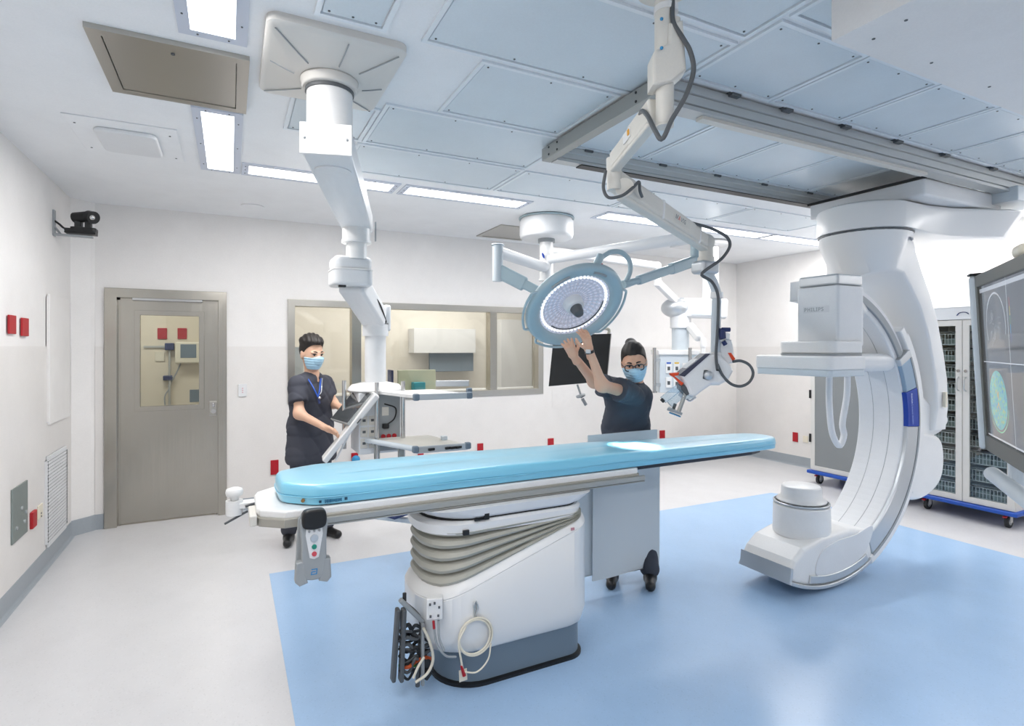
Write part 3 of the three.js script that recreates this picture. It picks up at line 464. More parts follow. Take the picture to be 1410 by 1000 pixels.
{ // foot pedal bracket with cables leaning beside the pedestal
  const z = -2.585, A = (x, y, dz = 0) => PZ(x, y, z + dz), g = thing('foot_pedal_rack', 'dark grey foot pedal rack tangled with cables beside the pedestal', 'pedal rack', V(A(565, 940).x, 0, z));
  const fl = (x, y) => PY(x, y, .01);
  part('handle', tube([A(575, 945), A(577, 900), A(580, 857), A(573, 845), A(553, 828)], .011, 40), M.dgrey, g);
  part('bar', beam(A(551, 826, .01), A(582, 856, .01), .03, .022, .006), M.grey, g);
  part('bolt', rod(A(557, 828), A(557, 817), .009), M.rubber, g);
  for (const [a, b, dz] of [[548, 541, .0], [556, 552, .02]]) part('pedal_plate', beam(A(a, 838, dz), A(b, 938, dz), .02, .045, .008, V(0, 0, 1)), M.dgrey, g);
  part('front_leg', beam(A(582, 858, .03), A(582, 944, .03), .014, .02, .004, V(0, 0, 1)), M.grey, g);
  const cols = Array.from({ length: 18 }, (_, i) => i === 13 ? std(0xc4521f, .5) : i === 14 ? std(0x4b8a3a, .5) : i % 3 ? M.rubber : M.dgrey);
  cols.forEach((m, i) => { const y = 866 + i * 3.6, k = (rnd() - .5) * 10, r = () => (rnd() - .5) * 26; part('cable', tube([A(550, y + k, rnd() * .03), A(562, y + r(), rnd() * .05 - .02), A(572, y + r(), rnd() * .05 - .02), A(584, y + r(), rnd() * .04 - .02), A(596, y + r() * .6, -.01)].map(p => p.setY(Math.max(.012, p.y))), .006 + rnd() * .004, 30, 8), m, g); });
  part('cable', tube([A(583, 865, .05), A(592, 885, .06), A(596, 910, .06), A(588, 928, .06), A(572, 940, .06)], .007, 40), M.tan, g);
  part('cable', tube([A(584, 905, .05), A(576, 918, .06), A(569, 934, .06)], .006, 30), M.tan, g);
  part('connector', [beam(A(582, 925), A(590, 930), .05, .04, .008), beam(A(580, 905), A(590, 915), .04, .04, .008)], M.rubber, g);
}
{ // hanging radiation shield on the far rail
  const z = -3.06, a = PZ(816, 800, z), b = PZ(909, 784, z), g = thing('radiation_shield', 'pale grey hanging radiation shield on the far side of the table', 'radiation shield', V((a.x + b.x) / 2, b.y, z));
  const wav = (x0, x1, y0, y1, n, amp, sk = 0) => { const r = []; for (let s = 0; s < 2; s++) for (let i = 0; i <= n; i++) { const t = s ? 1 - i / n : i / n; r.push([x0 + (x1 - x0) * t, z + (s ? -.006 : .0) + amp * Math.sin(t * 5.5 + .6)]); } return [y0, y1].map((y, k) => r.map(([x, zz]) => V(x + (k ? 0 : sk), y, zz))); };
  part('skirt', skin(wav(a.x + .0, b.x + .0, a.y - .0, .88, 20, .012, -.005)), M.lead, g);
  part('side_skirt', skin(wav(a.x - .15, a.x + .02, a.y + .03, .87, 8, .008).map(r => r.map(p => p.setZ(p.z - .012)))), M.lead, g);
  const c = PZ(812, 600, z), d = PZ(908, 592, z); part('top_flap', skin(wav(c.x, d.x, 1.0, d.y, 16, .004).map(r => r.map(p => p.setZ(p.z - .02)))), M.lead, g);
  part('hanger', [bx(c.x, d.x, .86, 1.02, z - .034, z - .024, .004), bx(c.x + .05, c.x + .12, .885, .912, z - .03, z + .01)], M.lead, g);
}
// outline given in photo pixels, lying in the plane parallel to the picture at depth d, with thickness t going away
function slabAt(px, d, t, bev = 0.004, n = 0) {
  const q = n ? smooth(px, n) : px, k = d / FPX;
  const g = ext(q.map(([x, y]) => [(x - CX) * k, -(y - CY) * k]), 0, t, bev);
  return g.applyMatrix4(new THREE.Matrix4().makeBasis(RT, UP, FW.clone().negate())).translate(FW.x * (d + t), EYE, FW.z * (d + t));
}
// four corners and a thickness
function quad(a, b, c, d, t) { const n = b.clone().sub(a).cross(d.clone().sub(a)).normalize().multiplyScalar(t); return skin([[a, b, c, d], [a, b, c, d].map(p => p.clone().add(n))]); }

// ================================================================ ceiling rail frame
{
  const g = thing('ceiling_rail_frame', 'rectangular frame of aluminium rails under the ceiling', 'ceiling rails', V(3.8, 2.8, -2.6));
  const prof = (z, s) => [[z, 2.835], [z + s * .02, 2.835], [z + s * .02, 2.85], [z + s * .075, 2.85], [z + s * .075, 2.875], [z + s * .06, 2.88], [z + s * .06, 2.90], [z + s * .085, 2.905], [z + s * .085, 2.935], [z, 2.935]];
  const runX = (pts, x0, x1) => outward(clean(ext(pts.map(([z, y]) => [-z, y]), x0, x1).rotateY(Math.PI / 2)));
  part('rail', runX([[-3.12, 2.845], [-3.05, 2.845], [-3.05, 2.862], [-3.056, 2.866], [-3.05, 2.87], [-3.05, 2.90], [-3.042, 2.905], [-3.042, 2.937], [-3.12, 2.937]], 1.86, 6.3), M.alu, g, 'far aluminium rail');
  part('rail', runX([[-2.14, 2.815], [-2.05, 2.815], [-2.05, 2.835], [-2.062, 2.84], [-2.05, 2.845], [-2.05, 2.888], [-2.058, 2.892], [-2.045, 2.897], [-2.045, 2.937], [-2.14, 2.937]], 1.86, 6.3), M.alu, g, 'near aluminium rail');
  part('dust_strip', bx(2.12, 4.15, 2.798, 2.815, -2.12, -2.075), M.cream, g, 'cream strip under the near rail');
  part('slot', bx(2.05, 4.5, 2.838, 2.846, -3.12, -3.052), M.black, g);
  part('end_beam', [bx(1.80, 1.865, 2.852, 2.932, -3.14, -2.0, .004)], M.railmetal, g);
  bits('screws', [-3.05, -2.95, -2.2, -2.1].flatMap(z => [2.87, 2.915].map(y => rod(V(1.797, y, z), V(1.802, y, z), .007, .007, 8))), M.rubber, g);
  for (const x of [2.10, 2.73, 3.26, 3.77, 4.32, 4.9, 5.5]) part('hanger', [bx(x - .035, x + .03, 2.925, 2.95, -3.09, -3.03, .004)], M.dgrey, g);
  for (const x of [2.30, 2.70, 3.21, 3.735, 4.28, 4.915, 5.5]) part('hanger', [bx(x - .035, x + .03, 2.925, 2.95, -2.08, -2.015, .004)], M.dgrey, g);
}
// ================================================================ x-ray C-arm
{
  const CXm = 3.65, CYm = 1.1, zN = -2.43, zF = -2.77;
  const g = thing('c_arm', 'white ceiling-hung x-ray C-arm with blue band beside the table end', 'x-ray machine', V(3.75, 0.03, -2.6));
  const D = Math.PI / 180;
  const arc = (r, a0, a1, n = 40) => Array.from({ length: n + 1 }, (_, i) => { const a = (a0 + (a1 - a0) * i / n) * D; return [CXm + r * Math.cos(a), CYm + r * Math.sin(a)]; });
  const sector = (r0, r1, a0, a1, n = 48) => [...arc(r0, a0, a1, n), ...arc(r1, a1, a0, n)];
  part('carriage', [bx(4.28, 5.35, 2.70, 2.83, -3.02, -2.16, .02)], M.white2, g);
  part('carriage_foot', [bx(5.2, 5.62, 2.74, 2.85, -2.3, -2.0, .008)], M.pale, g);
  part('carriage_seal', bx(4.27, 4.29, 2.815, 2.835, -3.03, -2.15), M.black, g);
  // swivel arm seen from below, wider at the top
  const peanut = (k, m) => { const o = []; const A = [4.25, -2.55, .315 + m], B = [5.25, -2.42, .30 + k]; for (let i = 0; i <= 24; i++) { const t = (105 + i / 24 * 160) * D; o.push([A[0] + A[2] * Math.cos(t), A[1] - A[2] * Math.sin(t)]); } o.push([4.75, -2.27 + k * .1]); for (let i = 0; i <= 24; i++) { const t = (-88 + i / 24 * 176) * D; o.push([B[0] + B[2] * Math.cos(t), B[1] - B[2] * Math.sin(t)]); } o.push([4.75, -2.74 - k * .1]); return o; };
  const pr = (k, m, y) => smooth(peanut(k, m), 120).map(([x, z]) => V(x, y, z));
  part('swivel_arm', skin([pr(-.03, -.02, 2.486), pr(0, 0, 2.492), pr(.1, 0, 2.655), pr(.1, -.006, 2.672), pr(.05, -.05, 2.69)]), M.white, g);
  part('swivel_joint', skin([.30, .307, .307, .30].map((r, i) => Array.from({ length: 48 }, (_, j) => V(4.25 + r * Math.cos(j / 24 * Math.PI), [2.472, 2.476, 2.484, 2.488][i], -2.55 + r * Math.sin(j / 24 * Math.PI))))), M.dgrey, g);
  // hanging arm, swept from the joint down to the sleeve
  const path = [[4.25, 2.475, .30, .60], [4.255, 2.43, .30, .60], [4.275, 2.40, .275, .57], [4.365, 2.355, .19, .53], [4.46, 2.275, .12, .51], [4.57, 2.155, .10, .49], [4.69, 2.0, .088, .485], [4.795, 1.81, .085, .48], [4.885, 1.58, .085, .47], [4.945, 1.38, .085, .46], [4.98, 1.18, .085, .44], [4.98, 1.0, .09, .40]];
  const up = path.map(([x, y, h, w], i) => { const a = path[Math.max(0, i - 1)], b = path[Math.min(path.length - 1, i + 1)]; let nx = -(b[1] - a[1]), ny = b[0] - a[0]; const l = Math.hypot(nx, ny); nx /= l; ny /= l; if (i < 2) { nx = 1; ny = 0; } const r = Math.min(.13, w / 2 * .9, h * .9) ; const rr = i < 3 ? [h * .98, h * .98, h * .98, h * .98] : .05; const cz = -2.6 + (i < 3 ? .05 - i * .005 : .0); return rrect(-h, h, -w / 2, w / 2, i < 3 ? Math.min(h, w / 2) * .98 : Math.max(.022, .2 - i * .055), 8).map(([u, z]) => V(x + nx * u, y + ny * u, cz + z)); });
  part('hanging_arm', skin(up), M.white, g);
  // the C
  part('arc', ext(sector(.885, 1.03, -66, 87), zF, zN, .012), M.white2, g, 'broad white curved C');
  part('arc_back', ext(sector(1.035, 1.095, -66, 40), zF - .01, zN + .03, .012), M.white, g);
  bits('arc_seam', [-.10, -.22].map(dz => ext(sector(.8835, .887, -60, 80), zN + dz - .002, zN + dz)), M.grey, g);
  part('side_rail', ext(sector(.89, 1.03, -64, -3), zN - .004, zN + .028, .008), M.silver, g, 'silver side rail');
  part('side_rail', ext(sector(.90, 1.035, 13.5, 27), zN - .004, zN + .028, .008), std(0x93aabf, .35, .2), g, 'blue-grey side cover');
  part('side_rail', ext(sector(.93, .985, 27, 86), zN - .004, zN + .016, .006), M.grey, g, 'slim grey guide rail');
  part('side_groove', ext(sector(1.03, 1.05, -64, 27), zN + .0, zN + .031), M.grey, g);
  const lab = part('brand_band', ext(sector(.887, 1.04, -3, 13.5), zN - .004, zN + .031, .004), M.brand, g, 'blue band with white lettering');
  const t = canvasTex(512, 96, (c, w, h) => { c.fillStyle = '#073a9e'; c.fillRect(0, 0, w, h); c.fillStyle = '#dfe8f5'; c.font = 'bold 44px sans-serif'; c.fillText('Azurion', 10, 62); c.fillRect(190, 26, 4, 44); c.fillStyle = '#9fb4dc'; for (let x = 212; x < 490; x += 13) { if (x > 330 && x < 346) continue; const k = 16 + rnd() * 12; c.fillRect(x, 60 - k, 5, k); c.fillRect(x, 56, 9, 4); } });
  part('lettering', tf(new THREE.PlaneGeometry(.25, .047), V(CXm + .945 * Math.cos(5 * D), CYm + .945 * Math.sin(5 * D), zN + .0318), Q(0, 0, -Math.PI / 2 + 5 * D)), std(0xffffff, .4, 0, { map: t }), lab);
  // foot with the tube
  const foot = [...arc(1.055, -113.5, -64, 24), [4.10, .20], [4.06, .345], [3.85, .385], [3.55, .37], [3.36, .325], [3.27, .26], [3.228, .20]];
  part('foot', ext(foot, -2.80, -2.405, .03, [], 5), M.white, g);
  part('foot_rail', ext(sector(1.05, 1.075, -114, -66), -2.81, -2.395, .006), M.silver, g, 'silver curved underside');
  part('foot_rail', ext(sector(.985, 1.035, -104, -68), -2.41, -2.393, .006), M.silver, g, 'silver side strip');
  part('foot_panel', ext(smooth([[3.47, .145], [3.52, .27], [3.68, .325], [3.9, .34], [4.10, .37], [4.02, .21], [3.8, .115], [3.6, .095]], 60), -2.41, -2.399, .004), M.white2, g);
  part('bumper', ext([[3.212, .118], [3.236, .115], [3.25, .215], [3.226, .222]], -2.80, -2.40, .006), M.silver, g);
  part('tube_housing', lathe([[0, 0], [.188, 0], [.186, .02], [.182, .205], [.178, .222], [0, .224]], V(3.6, .33, -2.6)), M.white, g);
  part('tube_ring', lathe([[.174, 0], [.182, .002], [.182, .01], [.174, .012]], V(3.6, .554, -2.6)), M.silver, g);
  part('collimator', lathe([[0, 0], [.165, 0], [.158, .018], [.132, .028], [.127, .1], [.118, .112], [0, .118]], V(3.6, .564, -2.6)), M.white, g);
  // detector
  const h = part('detector_housing', extY(rrect(3.55, 3.86, -2.60, -2.30, [.06, .02, .02, .06]), 1.655, 2.06, .012), M.white2, g, 'boxy white detector housing');
  part('detector_cap', extY(rrect(3.555, 3.85, -2.595, -2.305, [.05, .02, .02, .05]), 2.062, 2.135, .014), M.silver, g);
  const lt = canvasTex(256, 64, (c) => { c.fillStyle = '#d7d9dc'; c.fillRect(0, 0, 256, 64); c.fillStyle = '#9fa5a8'; c.font = 'bold 52px sans-serif'; c.fillText('PHILIPS', 8, 50); });
  part('lettering', tf(new THREE.PlaneGeometry(.19, .045), V(3.549, 1.905, -2.455), Q(0, -Math.PI / 2, 0)), std(0xffffff, .4, 0, { map: lt }), h);
  part('detector_collar', extY(rrect(3.46, 3.80, -2.685, -2.275, .05), 1.607, 1.69, .012), M.white, g);
  part('collar_gasket', extY(rrect(3.46, 3.80, -2.685, -2.275, .05), 1.592, 1.607), M.grey, g);
  part('detector_plate', extY(rrect(3.40, 3.78, -2.83, -2.25, .03), 1.50, 1.592, .012), M.white, g);
  part('plate_edge', extY(rrect(3.405, 3.775, -2.825, -2.255, .03), 1.458, 1.50, .005), M.pale, g);
  part('detector_carrier', [bx(3.76, 4.46, 1.47, 1.60, -2.72, -2.43, .055)], M.white2, g);
  part('detector_arm', [rod(V(3.84, 1.98, -2.42), V(4.22, 1.88, -2.52), .055), ball(V(3.84, 1.98, -2.42), .055)], M.white, g);
  const hp = (x, y) => PZ(x, y, -2.62); part('guard_loop', tube([hp(1142, 512), hp(1142, 560), hp(1147, 600), hp(1156, 614), hp(1162, 600), hp(1160, 585), hp(1166, 545), hp(1167, 515)], .022, 60, 12), M.white2, g);
  // sleeve and motor behind the C
  const zs = -2.42, sp = a => a.map(([x, y]) => { const p = PZ(x, y, zs); return [p.x, p.y]; });
  part('motor_cover', ext(smooth(sp([[1254, 598], [1285, 597], [1298, 606], [1302, 632], [1298, 660], [1284, 680], [1262, 690], [1250, 684], [1252, 640]]), 60), -2.74, zs, .04, [], 5), M.white, g);
  part('sleeve', ext(smooth(sp([[1252, 535], [1262, 532], [1284, 555], [1302, 562], [1309, 580], [1296, 598], [1258, 600], [1250, 570]]), 60), -2.74, zs - .01, .03, [], 4), M.white, g);
  part('rail_cap', ext(sector(.895, 1.05, 27, 30.5), zN - .004, zN + .034, .008), M.silver, g); part('sleeve_cap', ext(sector(1.05, 1.12, -30, 36), zN - .2, zN + .026, .014), M.white, g);
  part('cable_grip', [bx(4.95, 4.98, 1.18, 1.30, -2.37, -2.35, .004)], M.tan, g);
}
// ================================================================ supply carts by the right wall
{
  const X0 = 6.28, X1 = 6.86;
  const cart = (z0, z1, glass, label) => {
    const g = thing('supply_cart', label, 'supply cart', V((X0 + X1) / 2, 0, (z0 + z1) / 2));
    const m = M.warm, Y0 = .165, Y1 = 2.03;
    part('back', bx(X1 - .02, X1, Y0, Y1, z0 + .02, z1 - .02), m, g);
    for (const [a, b] of [[z0, z0 + .02], [z1 - .02, z1]]) part('side', bx(X0 + .025, X1, Y0, Y1, a, b), m, g);
    part('bottom', bx(X0 + .025, X1 - .02, Y0, Y0 + .02, z0 + .02, z1 - .02), m, g);
    part('top', bx(X0, X1, Y1, Y1 + .012, z0, z1, .004), M.white2, g);
    const hd = part('header', bx(X0, X0 + .02, Y1 - .115, Y1, z0, z1, .004), M.white2, g);
    part('emblem', tube([V(X0 - .003, Y1 - .075, (z0 + z1) / 2 - .045), V(X0 - .003, Y1 - .05, (z0 + z1) / 2 - .02), V(X0 - .003, Y1 - .048, (z0 + z1) / 2 + .03), V(X0 - .003, Y1 - .066, (z0 + z1) / 2 + .055)], .0045, 30, 6), M.navy, hd);
    part('bumper', bx(X0 - .035, X1 + .02, .125, .165, z0 - .03, z1 + .03, .012), M.royal, g, 'blue bumper');
    for (const x of [X0 + .07, X1 - .07]) for (const z of [z0 + .07, z1 - .07]) { const c = part('caster', [rod(V(x, .055, z - .014), V(x, .055, z + .014), .055, .055, 24)], M.rubber, g); part('hub', rod(V(x, .055, z - .016), V(x, .055, z + .016), .03, .03, 20), M.grey, c); part('fork', [bx(x - .02, x + .02, .05, .125, z - .024, z - .018), bx(x - .02, x + .02, .05, .125, z + .018, z + .024), bx(x - .03, x + .03, .115, .127, z - .026, z + .026)], M.warm, c); if (x < 6.5) part('brake', box(x - .06, .11, z, .05, .012, .03, .004, Q(0, 0, .3)), M.red, c); }
    const zm = (z0 + z1) / 2, hy = Y1 - .12;
    const fr = (a, b) => { const f = .055; return tf(frameZ(a, b, Y0 + .003, hy, f, 0, .022, .003), V(X0 + .022, 0, 0), Q(0, -Math.PI / 2, 0)); };
    if (glass) {
      for (const [a, b, s] of [[z0, zm - .002, 1], [zm + .002, z1, -1]]) {
        const d = part('door', outward(clean(fr(a, b))), m, g); part('pane', bx(X0 + .008, X0 + .012, Y0 + .055, hy - .05, a + .052, b - .052), M.glass, d);
        const hz = s > 0 ? b - .028 : a + .028; part('handle', tube([V(X0, 1.36, hz), V(X0 - .03, 1.35, hz), V(X0 - .03, 1.24, hz), V(X0, 1.23, hz)], .006, 24, 8), M.alu, d); part('lock', rod(V(X0 + .002, 1.42, hz), V(X0 - .01, 1.42, hz), .014), M.chrome, d);
      }
    } else {
      const d = part('door', outward(clean(fr(z0, z1))), m, g); part('mesh_panel', bx(X0 + .006, X0 + .012, Y0 + .055, hy - .05, z0 + .052, z1 - .052), std(0x8d9192, .5, .3, { bumpMap: texCloth, bumpScale: .001 }), d);
      for (const y of [.55, 1.08, 1.7]) part('hinge', bx(X0 - .012, X0 + .004, y - .05, y + .05, z0 - .012, z0 + .012), M.black, d);
    }
    return g;
  };
  const zR = PX(1397, 600, X0).z, zM = PX(1325, 600, X0).z, zL = 2 * zM - zR;
  cart(PX(1116, 600, X0).z, zL - .14, false, 'tall supply cart with a grey panel door and blue bumper');
  cart(zL, zR, true, 'tall supply cart with two glass doors full of wire baskets');
  // wire baskets on the shelves behind the glass
  let proto = null; const bl = (k, j) => 'wire basket on the ' + ['lowest', 'second', 'third', 'fourth', 'fifth', 'sixth', 'seventh', 'eighth', 'ninth', 'top'][k] + ' shelf up behind the glass door ' + (j ? 'beside the display' : 'beside the x-ray arm');
  for (let k = 0; k < 10; k++) for (let j = 0; j < 2; j++) {
    const a = j ? zM + .03 : zL + .035, b = j ? zR - .035 : zM - .03, y = .215 + k * .162;
    if (!proto) {
      const w = b - a, gs = []; const o = thing('wire_basket', bl(k, j), 'wire basket', V(0, 0, 0), 'baskets in the glass cart');
      for (let i = 0; i <= 12; i++) gs.push(rod(V(0, .005, w * i / 12), V(0, .105, w * i / 12), .0034, .0034, 5));
      for (const yy of [.005, .105, .055]) gs.push(rod(V(0, yy, 0), V(0, yy, w), .003, .003, 5));
      bits('front_grid', gs, M.silver, o);
      part('rim', [rod(V(0, .105, 0), V(.45, .105, 0), .004, .004, 6), rod(V(0, .105, w), V(.45, .105, w), .004, .004, 6), rod(V(.45, .105, 0), V(.45, .105, w), .004, .004, 6)], M.silver, o);
      part('tray', bx(.0, .45, -.004, .002, 0, w), M.grey, o);
      part('packs', [bx(.04, .4, .002, .075, .03, w * .45, .01), bx(.03, .35, .002, .06, w * .5, w - .03, .01)], std(0x84918f, .6), o);
      part('runner', [bx(0, .45, .118, .13, -.012, w + .012)], M.dgrey, o);
      proto = o; o.position.set(6.335, y, a);
    } else { const c = proto.clone(); c.name = num('wire_basket'); c.userData = { ...proto.userData, label: bl(k, j) }; c.position.set(6.335, y, a); scene.add(c); }
  }
}
// ================================================================ big display on its hanger
{
  const A = P(1355, 500, 2.44), B = P(1424, 500, 1.86), dir = B.clone().sub(A).setY(0).normalize(), nrm = V(dir.z, 0, -dir.x);
  if (nrm.dot(V(-A.x, 0, -A.z)) < 0) nrm.negate();
  const g = new THREE.Group(); g.name = num('display_screen'); g.userData = { label: 'large dark medical display showing brain scans, hung on a boom', category: 'display' };
  const y0 = P(1352, 618, 2.42).y, y1 = P(1340, 381, 2.44).y, H = y1 - y0, W = 1.34;
  g.position.set(A.x, y0, A.z); g.quaternion.setFromRotationMatrix(new THREE.Matrix4().makeBasis(dir, UP, nrm.clone()));
  const hand = dir.clone().cross(UP).dot(nrm) > 0; if (!hand) g.quaternion.setFromRotationMatrix(new THREE.Matrix4().makeBasis(dir.clone().negate(), UP, nrm));
  g.rotateX(.05); const s = hand ? 1 : -1; scene.add(g);
  const X = (a, b) => s > 0 ? [a, b] : [-b, -a], bb = (a, b, c, d, e, f, r) => bx(...X(a, b), c, d, e, f, r);
  part('casing', bb(.035, W - .035, .0, H, -.09, -.008, .01), M.dgrey, g);
  part('bezel', ext(rect(...X(.035, W - .035), 0, H), -.012, .004, .003, [rect(...X(.075, W - .075), .065, H - .05)]), std(0x5d5e59, .4), g);
  for (const [a, b] of [[0, .045], [W - .045, W]]) { part('edge_guard', bb(a, b, -.005, H + .005, -.08, .02, .018), M.pale, g); part('guard_cap', [bb(a - .002, b + .002, H + .002, H + .014, -.082, .022, .005), bb(a - .002, b + .002, -.014, -.002, -.082, .022, .005)], M.black, g); }
  const sOf = px => { const r = ray(px, CY), den = r.x * dir.z - r.z * dir.x; return (A.x * r.z - A.z * r.x) / -(-den) * 1; };
  const solve = px => { const r = ray(px, CY); const det = r.x * -dir.z + r.z * dir.x; const t = (A.x * -dir.z + A.z * dir.x) / det; return (r.x * t - A.x) * dir.x + (r.z * t - A.z) * dir.z; };
  const u0 = .075, uw = W - .15, U = px => (solve(px) - u0) / uw;
  const tex = canvasTex(1400, 760, (c, w, h) => {
    c.fillStyle = '#55575a'; c.fillRect(0, 0, w, h); c.fillStyle = '#c9ccd4'; c.fillRect(0, 14, w, 20);
    c.fillStyle = '#d7dade'; const d1 = U(1399) * w; c.fillRect(d1 - 3, 0, 5, h); c.fillRect(0, h * .5, w, 5); c.fillRect(0, h - 14, w, 8);
    const cx = U(1381) * w, hw = (U(1391) - U(1367)) * w * .5;
    c.strokeStyle = '#b9bdc2'; c.lineWidth = 9; c.beginPath(); c.ellipse(cx, h * .27, hw * 1.1, h * .2, 0, Math.PI * .85, Math.PI * 2.1); c.stroke(); c.lineWidth = 2.5; c.strokeStyle = '#93989d';
    for (let i = 0; i < 26; i++) { c.beginPath(); c.ellipse(cx + (rnd() - .5) * hw * 1.2, h * (.2 + rnd() * .22), 6 + rnd() * 24, 5 + rnd() * 22, rnd() * 3, 0, 4); c.stroke(); }
    const bxp = U(1378) * w, by = h * .74, bw = (U(1390) - U(1366)) * w * .5;
    c.fillStyle = '#67b7b4'; c.beginPath(); c.ellipse(bxp, by, bw, h * .185, 0, 0, 7); c.fill();
    const cl = ['#5fa0c9', '#7cc7a2', '#8fd08c', '#5bb3bd', '#b6c860', '#4f8fc4']; for (let i = 0; i < 240; i++) { const a = rnd() * 6.28, q = Math.sqrt(rnd()) * .95; c.fillStyle = cl[i % 6]; c.globalAlpha = .6; c.beginPath(); c.ellipse(bxp + Math.cos(a) * q * bw, by + Math.sin(a) * q * h * .18, 9, 6, rnd() * 3, 0, 7); c.fill(); }
    c.globalAlpha = 1; c.strokeStyle = '#d8b04c'; c.lineWidth = 8; c.beginPath(); c.moveTo(bxp - 14, by - 40); c.lineTo(bxp, by - 10); c.lineTo(bxp + 12, by - 42); c.moveTo(bxp - 22, by + 40); c.lineTo(bxp, by + 12); c.lineTo(bxp + 26, by + 44); c.stroke();
    c.strokeStyle = '#7fd2a0'; c.lineWidth = 6; c.beginPath(); c.ellipse(bxp, by, bw * 1.12, h * .2, 0, .2, 2.9); c.stroke();
    const bar = (x, y, hh) => { ['#c8503f', '#d9c24a', '#5fb26a', '#4f9fd0', '#4457b8'].forEach((k, i) => { c.fillStyle = k; c.fillRect(x, y + hh * i / 5, 7, hh / 5); }); }; bar(U(1359) * w, h * .56, h * .28); bar(U(1402) * w, h * .12, h * .26);
  });
  if (s < 0) { tex.wrapS = THREE.RepeatWrapping; tex.repeat.x = -1; tex.offset.x = 1; }
  part('panel', tf(new THREE.PlaneGeometry(uw, H - .115), V(s * (u0 + uw / 2), .065 + (H - .115) / 2, -.004)), phy(0xffffff, .1, { map: tex, emissive: 0xffffff, emissiveMap: tex, emissiveIntensity: .32, clearcoat: .5, clearcoatRoughness: .04 }), g);
  part('camera_bracket', [bb(.56, .66, H + .0, H + .045, -.06, .0, .02)], M.tan, g);
  part('hanger_block', [bb(.42, .9, H * .3, H * .8, -.2, -.09, .02), bb(.60, .70, H * .5, YC - y0, -.26, -.16, .02)], M.pale, g);
  part('canopy', [bb(.5, .8, YC - y0 - .03, YC - y0, -.36, -.06, .006)], M.white, g);
  part('grip_bar', [rod(V(s * .12, -.09, .0), V(s * 1.2, -.09, .0), .03), ], M.pale, g);
  part('grip_stay', [bb(.3, .34, -.1, .03, -.05, -.01, .006)], M.pale, g); part('grip_stay', [bb(1.0, 1.04, -.1, .03, -.05, -.01, .006)], M.pale, g);
}
